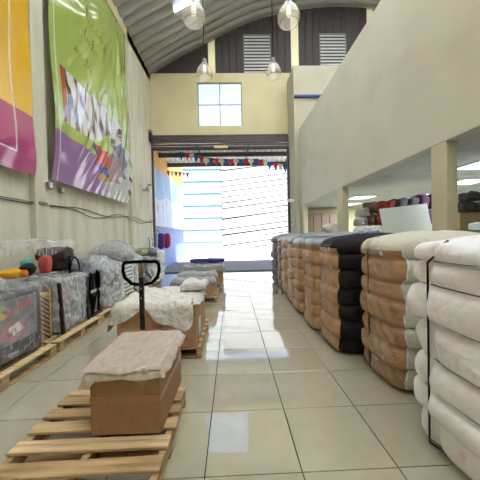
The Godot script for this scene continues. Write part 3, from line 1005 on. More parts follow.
func build_bales() -> void:
	var th := [2.42, 4.15]
	# printed cardboard
	var im := Image.create(256, 256, true, Image.FORMAT_RGB8)
	for y in 256:
		for x in 256:
			var n := nz.get_noise_2d(x * 2.0, y * 8.0) * 0.06
			im.set_pixel(x, y, Color(0.70 + n, 0.555 + n, 0.41 + n))
	for r in 7:
		for q in 5:
			var cx := 18 + q * 54 + (r % 2) * 24
			var cy := 14 + r * 20
			for k in 26:
				for w in 8:
					if nz.get_noise_2d(k * 60.0 + r * 99, w * 70.0 + q * 31) > -0.12:
						im.set_pixel(clampi(cx + k - w, 0, 255), clampi(cy + int(k * 0.9) + w, 0, 255), Color(0.44, 0.35, 0.29))
	for q in 3:
		for k in 50:
			for w in 4:
				if nz.get_noise_2d(k * 80.0 + q * 50, w * 50.0) > 0.0:
					im.set_pixel(150 + q * 9 + w, 165 + k, Color(0.42, 0.31, 0.23))
	im.generate_mipmaps()
	var pc := StandardMaterial3D.new()
	pc.albedo_texture = ImageTexture.create_from_image(im)
	pc.roughness = 0.7
	pc.cull_mode = BaseMaterial3D.CULL_DISABLED
	M["card_print"] = pc
	bale("lumpy white fabric bale with faint pink print and one black strap", 1.27, -1.1, -1.98, 1.15, 1.40, 7, 1, M["fabric_white"], null, [], null, [3.56], 0.06, [0.0, 0.17, 0.29, 0.43, 0.61, 0.79, 0.9, 1.0])
	var pb := thing("folded_sheet", "pale blue folded sheet lying on top of the white bale", "cloth", Vector3(2.0, 1.462, -1.6), 0.3)
	put("sheet_body", soft(Vector3(0.75, 0.05, 0.5), 14, 0.3, 0.02, 0.05, 4), M["pale_blue_cloth"], pb)
	bale("cream fabric bale faced with printed cardboard and a vertical black strap", 1.42, -2.28, -3.02, 1.2, 1.42, 7, 2, M["fabric_cream"], M["card_print"], [2.30, 4.05], null, [3.48])
	bale("brown cardboard bale with a black fabric front side", 1.22, -3.08, -3.8, 1.2, 1.41, 7, 3, M["black_cloth"], M["card"], [2.42, 4.15], null, [])
	bale("cardboard-faced bale with grey film top beside the black-fronted bale", 1.18, -3.88, -4.55, 1.2, 1.41, 7, 4, M["card_pale"], M["card"], th, M["top_film"], [3.7])
	bale("slimmer cardboard-faced bale with grey film top, fifth along the aisle", 1.2, -4.75, -5.38, 1.2, 1.40, 7, 5, M["card_pale"], M["card"], th, M["top_film"], [])
	bale("pale cardboard-faced bale, sixth along the aisle from the white one", 1.22, -5.45, -6.05, 1.2, 1.42, 6, 6, M["fabric_tan"], M["card_pale"], th, M["top_film"], [])
	bale("rounded cardboard-faced bale, seventh along the aisle from the white one", 1.24, -6.2, -6.85, 1.2, 1.40, 5, 7, M["card_pale"], M["card_pale"], th, M["top_film"], [])
	bale("tan and dark grey bale, next to the last one by the door", 1.26, -7.0, -7.6, 1.2, 1.39, 6, 8, M["fabric_grey"], M["card_pale"], [2.6, 3.3], M["top_film"], [])
	bale("grey fabric bale, last of the row by the doorway", 1.22, -7.75, -8.4, 1.2, 1.44, 6, 9, M["fabric_grey"], null, [], M["top_film"], [])

# ---------------------------------------------------------------- under the mezzanine
func heap(label: String, at: Vector3, size: Vector3, cols: Array, n: int, sd: int) -> void:
	# a heap of separate garments
	var rng := RandomNumberGenerator.new()
	rng.seed = sd
	for row in 2:
		for k in n:
			var t: float = (k + 0.5 + (0.18 if row else -0.06)) / n
			var w: float = size.x / n * rng.randf_range(0.78, 0.84)
			var h: float = size.y * rng.randf_range(0.42, 0.46)
			var o := thing("bundled_garment", label, "clothes", at + Vector3((t - 0.5) * size.x, row * size.y * 0.5, rng.randf_range(-0.06, 0.06) * size.z), 0.0, label + " heap")
			put("garment_body", soft(Vector3(w, h, size.z * rng.randf_range(0.85, 1.0)), 16, 0.36, 0.028, 0.055, sd * 10 + k + row * 5), cols[(k + row) % cols.size()], o)

func cloth_mat(key: String, ramp: Array, sd: int) -> StandardMaterial3D:
	var m := mat(key, Color.WHITE, 0.9, noise_tex(128, 0.035, ramp, Vector2(1, 2.2), sd, 3), 3.0)
	bump(m, M["_wr"], 0.9)
	return m

func build_store() -> void:
	var brown := cloth_mat("cloth_brown", [Color(0.30, 0.24, 0.20), Color(0.62, 0.53, 0.46), Color(0.45, 0.36, 0.31), Color(0.72, 0.66, 0.6)], 71)
	var grey := cloth_mat("cloth_grey", [Color(0.16, 0.17, 0.19), Color(0.48, 0.49, 0.52), Color(0.25, 0.25, 0.28), Color(0.62, 0.62, 0.64)], 72)
	var plum := cloth_mat("cloth_plum", [Color(0.22, 0.13, 0.22), Color(0.45, 0.30, 0.42), Color(0.3, 0.2, 0.3)], 73)
	var red := cloth_mat("cloth_red", [Color(0.55, 0.12, 0.14), Color(0.7, 0.25, 0.25), Color(0.4, 0.3, 0.3)], 74)
	var pale := cloth_mat("cloth_pale", [Color(0.5, 0.5, 0.52), Color(0.85, 0.85, 0.86), Color(0.7, 0.7, 0.74)], 75)
	# second row of stacked white bales carries the heaps
	for q in [[3.27, -5.95, 0.84, 0.66, 1.60, "white sacking bale behind the slim pillar"], [3.66, -5.26, 1.3, 0.5, 1.58, "white sacking bale under the plum clothes heap"], [3.2, -4.66, 0.9, 0.5, 1.40, "low white sacking bale under the leaning board"]]:
		var w := thing("sacking_bale", q[5], "bale", Vector3(q[0], 0, q[1]))
		put("sack_body", soft(Vector3(q[2], q[4], q[3]), 16, 0.12, 0.03, 0.02, int(q[0] * 10)), M["fabric_white"], w)
	heap("pale grey garment bundle beside the slim pillar", Vector3(2.94, 1.62, -5.95), Vector3(0.14, 0.42, 0.5), [pale], 1, 2)
	heap("brown patterned garment heaped on the sacking bale", Vector3(3.26, 1.62, -5.95), Vector3(0.48, 0.56, 0.55), [brown, brown, brown], 3, 3)
	heap("red garment heaped behind the white board", Vector3(3.1, 1.62, -5.28), Vector3(0.2, 0.5, 0.45), [red], 1, 4)
	heap("dark grey garment heaped behind the white board", Vector3(3.42, 1.62, -5.28), Vector3(0.44, 0.53, 0.45), [grey, grey], 2, 4)
	heap("plum knit garment heaped behind the white board", Vector3(3.95, 1.62, -5.28), Vector3(0.6, 0.6, 0.45), [plum, plum, plum], 3, 5)
	var bo := thing("white_board", "plain white rectangular board leaning on the heap behind the bales", "board", Vector3(3.0, 1.42, -4.5), deg_to_rad(3))
	put("board_panel", boxm(Vector3(0.88, 0.48, 0.02), 0.003), M["white_metal"], bo, Vector3(0, 0.25, 0), Vector3(-0.12, 0, deg_to_rad(5.5)))
	# half-height partition
	var hw := struct("wall_partition")
	put("partition_panel", boxm(Vector3(5.5, 1.74, 0.12), 0.01), M["wall_cream"], hw, Vector3(6.2, 0.87, -3.98))
	heap("grey patterned garment heaped on the beige half-height partition", Vector3(4.05, 1.74, -3.98), Vector3(1.2, 0.34, 0.28), [grey, grey, pale], 4, 6)
	# lockers on the end wall
	var lk := thing("slatted_locker_row", "row of pinkish brown locker doors on the wall under the mezzanine", "lockers", Vector3(3.65, 0, -10.98))
	put("locker_case", boxm(Vector3(1.36, 2.35, 0.3), 0.01), mat("locker_frame", Color(0.60, 0.50, 0.44), 0.7), lk, Vector3(0, 1.175, 0.0))
	for k in 4:
		var dd := put("locker_door", boxm(Vector3(0.25, 2.2, 0.03), 0.008), mat("locker_door%d" % k, Color(0.52, 0.42, 0.37).lerp(Color(0.58, 0.48, 0.42), k / 3.0), 0.6), lk, Vector3(-0.5 + k * 0.335, 1.15, 0.17))
		put("door_handle", boxm(Vector3(0.015, 0.1, 0.02)), M["grey_metal"], dd, Vector3(0.09, 0, 0.02))
	# pale bag by the slim pillar
	var pbg := thing("white_plastic_bag", "knotted white plastic bag on the bales beside the slim pillar", "bag", Vector3(2.42, 1.42, -6.5))
	put("bag_body", soft(Vector3(0.34, 0.3, 0.3), 14, 0.45, 0.08, 0.08, 6), M["white_sheet"], pbg)
	var bb := thing("blue_white_bundle", "small blue and white bundle on the bale tops by the slim pillar", "bundle", Vector3(2.35, 1.43, -4.5))
	put("bundle_body", soft(Vector3(0.3, 0.1, 0.22), 12, 0.45, 0.03, 0.08, 9), cloth_mat("cloth_bluewhite", [Color(0.1, 0.2, 0.45), Color(0.85, 0.88, 0.92), Color(0.2, 0.4, 0.7)], 77), bb)
	var sg := thing("green_wall_sign", "small yellow-green sign on the wall beside the door jamb", "sign", Vector3(2.40, 1.95, -10.45))
	put("plate", boxm(Vector3(0.02, 0.14, 0.36)), mat("sign_green", Color(0.62, 0.68, 0.25), 0.6), sg)
	put("plate_border", boxm(Vector3(0.012, 0.18, 0.42)), M["white_metal"], sg, Vector3(0.008, 0, 0))
	var cm := thing("security_camera", "white bullet camera on the beige block by the doorway", "camera", Vector3(2.36, 2.78, -10.3))
	put("camera_body", boxm(Vector3(0.1, 0.12, 0.42), 0.03), M["white_metal"], cm, Vector3(-0.02, 0, 0), Vector3(0.2, 0.2, 0))
	put("mount", boxm(Vector3(0.12, 0.08, 0.08), 0.01), M["grey_metal"], cm, Vector3(0.06, 0.02, -0.1))

# ---------------------------------------------------------------- left wall
func stroke(im: Image, pts: Array, r: float, c: Color) -> void:
	for i in pts.size() - 1:
		var a: Vector2 = pts[i]
		var b: Vector2 = pts[i + 1]
		var n := maxi(1, int(a.distance_to(b) * 1.5))
		for k in n + 1:
			var p := a.lerp(b, float(k) / n)
			for dy in range(-int(ceil(r)), int(ceil(r)) + 1):
				for dx in range(-int(ceil(r)), int(ceil(r)) + 1):
					if dx * dx + dy * dy <= r * r:
						var x := int(p.x) + dx
						var y := int(p.y) + dy
						if x >= 0 and y >= 0 and x < im.get_width() and y < im.get_height():
							im.set_pixel(x, y, c)

# cursive letters as small polylines in a unit cell: x to the right, y down, baseline 0
const CUR := {
	"C": [0.55, -0.85, 0.5, -1.0, 0.3, -1.02, 0.1, -0.8, 0.0, -0.45, 0.08, -0.12, 0.3, 0.0, 0.5, -0.08, 0.65, -0.25],
	"l": [0.0, 0.0, 0.15, -0.4, 0.25, -0.9, 0.15, -1.0, 0.08, -0.8, 0.12, -0.2, 0.25, 0.0, 0.4, -0.1],
	"a": [0.35, -0.4, 0.15, -0.45, 0.02, -0.2, 0.1, 0.0, 0.28, -0.1, 0.37, -0.42, 0.37, -0.1, 0.45, 0.0, 0.6, -0.12],
	"s": [0.0, 0.0, 0.2, -0.45, 0.22, -0.3, 0.32, -0.1, 0.2, 0.02, 0.1, -0.05, 0.3, -0.02, 0.45, -0.1],
	"i": [0.0, 0.0, 0.12, -0.4, 0.12, -0.1, 0.22, 0.0, 0.35, -0.1],
	"c": [0.32, -0.35, 0.2, -0.45, 0.03, -0.25, 0.08, -0.02, 0.22, 0.0, 0.4, -0.12],
	"o": [0.2, -0.43, 0.03, -0.25, 0.08, -0.02, 0.25, 0.0, 0.35, -0.22, 0.2, -0.43, 0.3, -0.38, 0.48, -0.4],
	"n": [0.0, 0.0, 0.08, -0.42, 0.08, 0.0, 0.2, -0.36, 0.32, -0.4, 0.34, -0.08, 0.42, 0.0, 0.52, -0.1],
	"d": [0.33, -0.38, 0.12, -0.44, 0.02, -0.2, 0.1, 0.0, 0.26, -0.1, 0.42, -1.0, 0.36, -0.1, 0.46, 0.0, 0.58, -0.12],
	"e": [0.05, -0.2, 0.25, -0.25, 0.25, -0.42, 0.1, -0.42, 0.02, -0.18, 0.1, 0.0, 0.25, 0.0, 0.42, -0.14],
	"m": [0.0, 0.0, 0.08, -0.42, 0.08, 0.0, 0.2, -0.4, 0.26, -0.3, 0.26, 0.0, 0.38, -0.4, 0.46, -0.3, 0.48, 0.0, 0.6, -0.1],
	"u": [0.0, -0.4, 0.02, -0.08, 0.15, 0.0, 0.3, -0.12, 0.34, -0.42, 0.34, -0.08, 0.44, 0.0, 0.56, -0.1],
	"y": [0.0, -0.4, 0.05, -0.1, 0.2, -0.05, 0.34, -0.4, 0.28, 0.2, 0.1, 0.4, 0.02, 0.25, 0.3, 0.02, 0.5, -0.1],
}

func cursive(im: Image, word: String, at: Vector2, size: float, r: float, c: Color) -> void:
	var x := at.x
	for ch in word:
		if ch == " ":
			x += size * 0.3
			continue
		var q: Array = CUR[ch]
		var pts := []
		for i in range(0, q.size(), 2):
			pts.append(Vector2(x + (q[i] - 0.18 * q[i + 1]) * size, at.y + q[i + 1] * size))
		# smooth
		var sm := []
		for i in pts.size() - 1:
			for k in 4:
				var p0: Vector2 = pts[maxi(i - 1, 0)]
				var p3: Vector2 = pts[mini(i + 2, pts.size() - 1)]
				sm.append((pts[i] as Vector2).cubic_interpolate(pts[i + 1], p0, p3, k / 4.0))
		sm.append(pts[-1])
		stroke(im, sm, r, c)
		x += size * (q[q.size() - 2] + 0.02)

func banner_mat(im: Image) -> StandardMaterial3D:
	im.generate_mipmaps()
	var m := StandardMaterial3D.new()
	m.albedo_texture = ImageTexture.create_from_image(im)
	m.roughness = 0.16
	m.metallic_specular = 0.8
	m.clearcoat_enabled = true
	m.clearcoat = 1.0
	m.clearcoat_roughness = 0.08
	m.cull_mode = BaseMaterial3D.CULL_DISABLED
	return m

func build_banners() -> void:
	# green banner: z from -5.03 to -8.56, y from 2.5 to 8.0
	var W := 384
	var Hh := 600
	var im := Image.create(W, Hh, true, Image.FORMAT_RGB8)
	var z0 := -4.84
	var wd := 3.5
	var y1 := 8.0
	var ht := 5.5
	var px := func(z: float, y: float) -> Vector2:
		return Vector2((z0 - z) / wd * W, (y1 - y) / ht * Hh)
	var inside := func(p: Vector2, poly: PackedVector2Array) -> bool:
		return Geometry2D.is_point_in_polygon(p, poly)
	var photo := PackedVector2Array([px.call(-5.08, 4.72), px.call(-6.9, 4.95), px.call(-7.15, 4.4), px.call(-6.25, 3.72), px.call(-5.08, 3.68)])
	var crest := PackedVector2Array([px.call(-6.2, 3.75), px.call(-7.0, 3.6), px.call(-6.9, 2.9), px.call(-6.35, 2.9)])
	var fig := PackedVector2Array([px.call(-6.95, 2.5), px.call(-7.0, 4.2), px.call(-7.3, 5.0), px.call(-7.95, 4.6), px.call(-8.4, 3.6), px.call(-8.45, 2.5)])
	var green := Color(0.66, 0.74, 0.36)
	for y in Hh:
		for x in W:
			var p := Vector2(x, y)
			var z := z0 - x / float(W) * wd
			var Y := y1 - y / float(Hh) * ht
			var c := green
			var n := nz.get_noise_2d(x * 4.0, y * 0.8)
			if inside.call(p, photo):
				c = Color(0.90, 0.88, 0.88).lerp(Color(0.44, 0.37, 0.38), clampf(n * 2.6 - 0.05, 0, 1))
				if z > -5.22:
					c = Color(0.66, 0.34, 0.2)
				elif z > -5.45 and Y > 4.0 and n > -0.05:
					c = Color(0.35, 0.22, 0.17)
			elif Y < 3.44 and z > -8.3:
				c = Color(0.62, 0.44, 0.66) if z > -6.4 else Color(0.72, 0.66, 0.76)
			if inside.call(p, fig):
				c = Color(0.78, 0.78, 0.76)
			if inside.call(p, crest):
				c = Color(0.76, 0.26, 0.24) if Y > 3.25 else Color(0.24, 0.3, 0.62)
				if Y < 3.05:
					c = Color(0.78, 0.55, 0.25)
				if z > -6.3:
					c = Color(0.2, 0.22, 0.45)
			if z < -8.25:
				c = Color(0.5, 0.63, 0.2) if Y > 3.4 else Color(0.5, 0.2, 0.32)
			im.set_pixel(x, y, c)
	# two generic printed figures: hair, face, shoulders
	for f in [[-7.66, 4.42, 0.15, Color(0.28, 0.22, 0.2), Color(0.72, 0.58, 0.52), Color(0.45, 0.45, 0.52)], [-7.2, 4.0, 0.13, Color(0.45, 0.38, 0.36), Color(0.74, 0.62, 0.57), Color(0.62, 0.5, 0.52)]]:
		var c0: Vector2 = px.call(f[0], f[1])
		var rr: float = f[2] / wd * W
		for y in range(int(c0.y - rr * 2.2), mini(Hh, int(c0.y + rr * 8))):
			for x in range(int(c0.x - rr * 2.4), mini(W, int(c0.x + rr * 2.4))):
				var d := Vector2((x - c0.x) / rr, (y - c0.y) / rr)
				if Vector2(d.x, (d.y + 0.35) / 1.35).length() < 1.05 and d.y < 0.3:
					im.set_pixel(x, y, f[3])
				if Vector2(d.x, (d.y - 0.15) / 1.3).length() < 0.88 and d.y > -0.55:
					im.set_pixel(x, y, f[4])
				elif d.y > 1.35 and absf(d.x) < minf(2.2, 0.6 + (d.y - 1.35) * 1.2):
					im.set_pixel(x, y, f[5])
				if absf(d.y - 0.02) < 0.12 and absf(absf(d.x) - 0.36) < 0.16:
					im.set_pixel(x, y, Color(0.25, 0.2, 0.2))
				if absf(d.y - 0.78) < 0.08 and absf(d.x) < 0.3:
					im.set_pixel(x, y, Color(0.55, 0.3, 0.3))
	var ink := Color(0.56, 0.30, 0.2)
	cursive(im, "Classy", px.call(-5.80, 6.62), 44.0, 0.9, ink)
	cursive(im, "de la", px.call(-5.90, 6.05), 34.0, 0.9, ink)
	cursive(im, "moda", px.call(-5.60, 5.42), 34.0, 0.9, ink)
	# white sewn line near the left edge
	stroke(im, [px.call(-4.98, 8.0), px.call(-4.98, 2.5)], 1.0, Color(0.86, 0.88, 0.78))
	var b := thing("vinyl_banner", "green and purple vinyl banner with red cursive lettering hung in folds on the wall", "banner", Vector3(XL + 0.1, 0, 0))
	var hook := Vector2(-7.78, 7.63)
	var bs := sheet(90, 130, func(u, v):
		var z: float = z0 - u * wd
		var top: float = 7.62 + 0.38 * clampf(pow(absf(z - hook.x) / 2.6, 0.8), 0, 1) if z > hook.x else 7.68
		if z > hook.x: top -= 0.22 * sin(clampf((hook.x - z) / -2.7, 0, 1) * PI)
		var y: float = lerpf(top, 2.53, v)
		# folds run down from the hook and sweep towards the lower left
		var d := Vector2(z - hook.x, hook.y - y)
		var rr := d.length()
		var ang := atan2(d.x, maxf(d.y, 0.001))
		var low := smoothstep(5.4, 3.0, y)
		var fold := 0.018 * sin(ang * 34.0 + 1.3 * sin(rr)) * clampf(rr / 2.0, 0.2, 1.0) * (0.35 + 0.9 * low) * smoothstep(0.0, 0.25, u)
		fold += 0.04 * low * sin((z * 1.0 + y * 0.55) * 20.0 + 2.0 * sin(y * 2.1)) * smoothstep(0.15, 0.5, u)
		fold += 0.05 * exp(-pow((ang - 0.02) / 0.035, 2)) * smoothstep(4.6, 1.0, rr)
		fold += 0.012 * nz.get_noise_2d(z * 130, y * 40)
		var belly: float = 0.10 * low * (1 - v) * 4.0 * v
		return Vector3(0.03 + maxf((fold * 1.25 + 0.05) * (1.0 - 0.6 * smoothstep(0.9, 1.0, v)), 0.0) + belly, y, z))
	put("printed_vinyl", bs, banner_mat(im), b)
	var s := mb()
	tube(s, [Vector3(0.02, 7.66, -7.78), Vector3(0.1, 7.66, -7.78)], 0.015, 6)
	put("hook", s.commit(), M["dark_metal"], b)
	# yellow and magenta banner
	var im2 := Image.create(256, 384, true, Image.FORMAT_RGB8)
	for y in 384:
		for x in 256:
			var z := -0.4 - x / 255.0 * 4.03
			var Y := 8.0 - y / 383.0 * 5.48
			var c := Color(0.93, 0.73, 0.20) if Y > 3.44 else Color(0.73, 0.27, 0.52)
			if absf(z + 4.06) < 0.014 and Y > 2.78 or absf(Y - 2.78) < 0.016 and z > -4.06:
				c = Color(0.93, 0.9, 0.82)
			im2.set_pixel(x, y, c)
	var b2 := thing("vinyl_banner", "yellow and magenta vinyl banner with a thin white line", "banner", Vector3(XL + 0.1, 0, 0))
	var bs2 := sheet(60, 60, func(u, v):
		var z: float = -0.4 - u * 4.03
		var y: float = lerpf(8.0, 2.52, v)
		return Vector3(0.035 + 0.012 * sin((z * 0.8 + y * 0.4) * 9.0) + 0.012 * sin(z * 5.0) + 0.05 * smoothstep(0.75, 0.95, v) * smoothstep(1.02, 0.95, v), y, z))
	put("printed_vinyl", bs2, banner_mat(im2), b2)
	# camera on the wall, cables, fittings
	var cm := thing("security_camera", "white bullet camera on the left wall by the doorway", "camera", Vector3(XL + 0.12, 3.26, -9.85))
	put("camera_body", boxm(Vector3(0.11, 0.11, 0.42), 0.03), M["white_metal"], cm, Vector3(0.16, 0, -0.05), Vector3(-0.25, 0.5, 0))
	put("sunshield", boxm(Vector3(0.13, 0.015, 0.48), 0.004), M["grey_metal"], cm, Vector3(0.17, 0.065, -0.05), Vector3(-0.25, 0.5, 0))
	put("wall_arm", boxm(Vector3(0.16, 0.05, 0.05), 0.01), M["grey_metal"], cm, Vector3(0.07, -0.06, 0.05))
	for k in 2:
		var pts := []
		for i in 60:
			var t := i / 59.0
			var z := lerpf(-2.0, -11.0, t)
			pts.append(Vector3(XL + 0.02 + (0.1 if (z < -4.48 and z > -4.84) or z < -8.73 else 0.0), 2.10 - 0.03 * k + 0.05 * sin(t * 19.0 + k * 1.4) * (1.0 + k) * smoothstep(0.3, 0.5, t), z))
		var s2 := mb()
		tube(s2, pts, 0.007, 5)
		var w := thing("wall_cable", ["thin dark cable run along the left wall under the banners", "sagging second cable below it on the left wall"][k], "cable", Vector3.ZERO)
		put("cable", s2.commit(), mat_get("cable_grey", Color(0.35, 0.34, 0.32), 0.7), w)
	for k in 2:
		var jb := thing("junction_box", ["small grey box on the wall pilaster between the banners", "small grey box at the foot of the green banner"][k], "box", Vector3(XL + [0.14, 0.05][k], 2.42, [-4.78, -5.25][k]))
		put("box_body", boxm(Vector3(0.06, 0.12, 0.1), 0.015), M["grey_metal"], jb)
		put("lid", boxm(Vector3(0.01, 0.09, 0.07), 0.003), M["white_metal"], jb, Vector3(0.034, 0, 0))

func wrap_mesh(size: Vector3, sd: int, top := 0.0, amp := 0.05) -> ArrayMesh:
	return soft(size, 34, 0.10, amp * 0.8, 0.06, sd, top)

func playpen(label: String, at: Vector3, size: Vector3, panel: Material, sd: int, film: String, logo := false, dome := 0.12) -> Node3D:
	var p := thing("baby_playpen", label, "playpen", at)
	var hx := size.x / 2
	var hz := size.z / 2
	for sx in [-1.0, 1.0]:
		for sz in [-1.0, 1.0]:
			put("corner_post", boxm(Vector3(0.06, size.y, 0.06), 0.02), M["black"], p, Vector3(sx * (hx - 0.03), size.y / 2, sz * (hz - 0.03)))
	for sx in [-1.0, 1.0]:
		put("top_rail", boxm(Vector3(0.06, 0.06, size.z - 0.12), 0.02), mat_get("rail_grey", Color(0.25, 0.25, 0.27), 0.6), p, Vector3(sx * (hx - 0.03), size.y - 0.03, 0))
		var q := PlaneMesh.new()
		q.orientation = PlaneMesh.FACE_X
		q.size = Vector2(size.z - 0.12, size.y - 0.25)
		put("side_panel", q, panel, p, Vector3(sx * (hx - 0.02), 0.18 + (size.y - 0.25) / 2, 0), Vector3(0, 0 if sx > 0 else PI, 0))
		put("base_skirt", boxm(Vector3(0.05, 0.2, size.z - 0.1), 0.015), M["black_cloth"], p, Vector3(sx * (hx - 0.03), 0.1, 0))
	for sz in [-1.0, 1.0]:
		put("end_panel", boxm(Vector3(size.x - 0.1, size.y - 0.06, 0.03), 0.01), M["black_cloth"], p, Vector3(0, size.y / 2 - 0.02, sz * (hz - 0.03)))
	put("floor_mat", boxm(Vector3(size.x - 0.1, 0.04, size.z - 0.1), 0.01), M["black_cloth"], p, Vector3(0, 0.16, 0))
	if logo:
		var tm := TextMesh.new()
		tm.text = "Graco"
		tm.font_size = 16
		tm.pixel_size = 0.0032
		tm.depth = 0.002
		var f := SystemFont.new()
		f.font_names = PackedStringArray(["Droid Serif"])
		f.font_italic = true
		tm.font = f
		put("logo_text", tm, M["white_metal"], p, Vector3(hx + 0.002, 0.10, -0.2), Vector3(0, PI / 2, 0))
		var s := mb()
		var pts := []
		for k in 20:
			var t := k / 19.0
			pts.append(Vector3(hx + 0.002, 0.10 - 0.07 * sin(t * PI) + 0.05 * t, 0.1 - 0.62 * t))
		tube(s, pts, 0.004, 5)
		put("logo_swoosh", s.commit(), M["white_metal"], p)
	put("plastic_wrap", wrap_mesh(size + Vector3(0.06, 0.05, 0.06), sd, dome, 0.035), M[film], p, Vector3(0, -0.0, 0))
	return p

func mat_get(key: String, c: Color, r: float) -> StandardMaterial3D:
	return M[key] if M.has(key) else mat(key, c, r)

func print_mat(sd: int, base: Color, spots: Array) -> StandardMaterial3D:
	var im := Image.create(192, 128, true, Image.FORMAT_RGB8)
	for y in 128:
		for x in 192:
			var n := nz.get_noise_2d(x * 3.0 + sd * 100, y * 3.0)
			im.set_pixel(x, y, base.lerp(base.lightened(0.25), clampf(n + 0.5, 0, 1)))
	for s in spots:
		for y in 128:
			for x in 192:
				var d := Vector2(float(x - s[0]) / s[2], float(y - s[1]) / s[3])
				var a := d.angle()
				if d.length() < 1.0 + s[5] * sin(a * s[6]):
					im.set_pixel(x, y, s[4])
	im.generate_mipmaps()
	var m := StandardMaterial3D.new()
	m.albedo_texture = ImageTexture.create_from_image(im)
	m.roughness = 0.6
	m.cull_mode = BaseMaterial3D.CULL_DISABLED
	return m

func wrapped(called: String, label: String, cat: String, at: Vector3, size: Vector3, core: Material, sd: int, top: float, film := "film_thick", turn := 0.0) -> Node3D:
	var o := thing(called, label, cat, at, turn)
	put("wrapped_core", soft(size * Vector3(0.86, 0.9, 0.86), 14, 0.2, 0.04, 0.05, sd, top * 0.8), core, o)
	put("plastic_wrap", wrap_mesh(size, sd + 50, top, 0.07), M[film], o)
	return o

func build_left_goods() -> void:
	row_pallet(-3.44, -1.9, -2.26, 0.95, "pale pallet under the printed baby playpen by the left wall", 41)
	row_pallet(-4.62, -3.5, -2.27, 0.93, "pale pallet under the black-framed playpen by the left wall", 42)
	row_pallet(-5.8, -4.68, -2.3, 0.9, "pallet under the folded grey frames by the left wall", 43)
	row_pallet(-7.1, -5.9, -2.35, 0.95, "pallet under the white slatted crib by the left wall", 44)
	row_pallet(-8.6, -7.3, -2.3, 0.9, "farthest pallet by the left wall near the doorway", 45)
	var red := Color(0.70, 0.32, 0.33)
	var pm := print_mat(1, Color(0.36, 0.37, 0.38), [[134, 90, 30, 27, Color(0.72, 0.46, 0.47), 0.12, 5.0], [140, 86, 15, 15, Color(0.90, 0.86, 0.87), 0.15, 4.0], [124, 98, 8, 7, Color(0.62, 0.34, 0.36), 0.2, 5.0], [150, 28, 9, 13, red, 0.3, 5.0], [172, 24, 8, 12, red, 0.3, 5.0], [126, 36, 9, 11, red, 0.3, 5.0], [108, 40, 12, 10, Color(0.85, 0.66, 0.3), 0.2, 3.0], [112, 20, 9, 9, Color(0.5, 0.66, 0.45), 0.3, 4.0], [60, 90, 40, 30, Color(0.72, 0.5, 0.5), 0.15, 6.0]])
	playpen("baby playpen with floral printed side panels, wrapped in clear plastic", Vector3(-2.79, 0.14, -2.74), Vector3(0.78, 0.76, 1.3), pm, 3, "film", true)
	# lattice crate
	var cr := thing("lattice_crate", "tan lattice-sided crate between the two playpens", "crate", Vector3(-2.68, 0.142, -3.56))
	put("crate_body", boxm(Vector3(0.42, 0.62, 0.2), 0.01), M["card_pale"], cr, Vector3(-0.02, 0.31, 0))
	for k in 9:
		for d in [-1.0, 1.0]:
			put("lattice_strip", boxm(Vector3(0.008, 0.235, 0.012)), M["black"] if d > 0 else M["wood0"], cr, Vector3(0.196 + 0.003 * d, 0.07 + k * 0.06, 0), Vector3(d * 0.95, 0, 0))
	for z in [-0.095, 0.095]:
		put("corner_trim", boxm(Vector3(0.02, 0.66, 0.02), 0.004), M["wood0"], cr, Vector3(0.2, 0.33, z))
	var pm2 := print_mat(2, Color(0.26, 0.24, 0.24), [[60, 40, 20, 16, Color(0.75, 0.45, 0.42), 0.3, 5.0], [120, 60, 22, 20, Color(0.85, 0.82, 0.8), 0.2, 4.0], [150, 90, 16, 14, red, 0.3, 5.0]])
	var pen := playpen("black-framed baby playpen wrapped in clear plastic behind the lattice crate", Vector3(-2.8, 0.14, -4.1), Vector3(0.74, 0.74, 0.70), pm2, 5, "film_thick", false, 0.0)
	# toys and cushions heaped on the playpens
	for q in [
		["yellow_stuffed_toy", "yellow and orange stuffed toy on the playpen rail", "toy", Vector3(-2.85, 0.965, -3.52), Vector3(0.2, 0.14, 0.2), Color(0.90, 0.66, 0.15)],
		["black_stuffed_toy", "black stuffed toy beside the yellow one", "toy", Vector3(-2.83, 0.965, -3.74), Vector3(0.2, 0.18, 0.17), Color(0.05, 0.05, 0.055)],
		["turquoise_cushion", "turquoise cushion leaning under plastic on the second playpen", "cushion", Vector3(-2.94, 0.965, -3.87), Vector3(0.12, 0.24, 0.16), Color(0.45, 0.72, 0.70)],
		["coral_cushion", "coral red cushion wedged beside the dark bag", "cushion", Vector3(-2.76, 0.965, -4.0), Vector3(0.16, 0.27, 0.10), Color(0.80, 0.33, 0.32)],
		["dark_carry_bag", "large dark rounded carry bag with a red strap on the second playpen", "bag", Vector3(-2.8, 0.965, -4.30), Vector3(0.38, 0.33, 0.44), Color(0.13, 0.10, 0.11)]]:
		var o := thing(q[0], q[1], q[2], q[3], 0.2)
		put("body", soft(q[4], 14, 0.42, 0.03, 0.06, int(q[3].z * -10)), mat_get("toy_" + q[0], q[5], 0.7), o)
		if q[0] == "dark_carry_bag":
			var s := mb()
			tube(s, [Vector3(0.2, 0.04, 0.08), Vector3(0.215, 0.2, 0.06), Vector3(0.12, 0.37, 0.04)], 0.014, 6)
			put("red_strap", s.commit(), mat_get("strap_red", Color(0.75, 0.25, 0.28), 0.6), o)
			put("lid_panel", soft(Vector3(0.41, 0.2, 0.46), 12, 0.42, 0.03, 0.06, 8), mat_get("lid_brown", Color(0.22, 0.17, 0.175), 0.7), o, Vector3(0.005, 0.18, 0.0))
		if q[0] == "yellow_stuffed_toy":
			put("orange_muzzle", soft(Vector3(0.11, 0.1, 0.1), 10, 0.45, 0.01, 0.06, 4), mat_get("toy_orange", Color(0.88, 0.45, 0.15), 0.8), o, Vector3(0.08, 0.01, -0.07))
	var cov := thing("plastic_cover_sheet", "loose clear plastic sheet thrown over the toys and dark bag", "plastic", Vector3(-2.85, 0.965, -3.95))
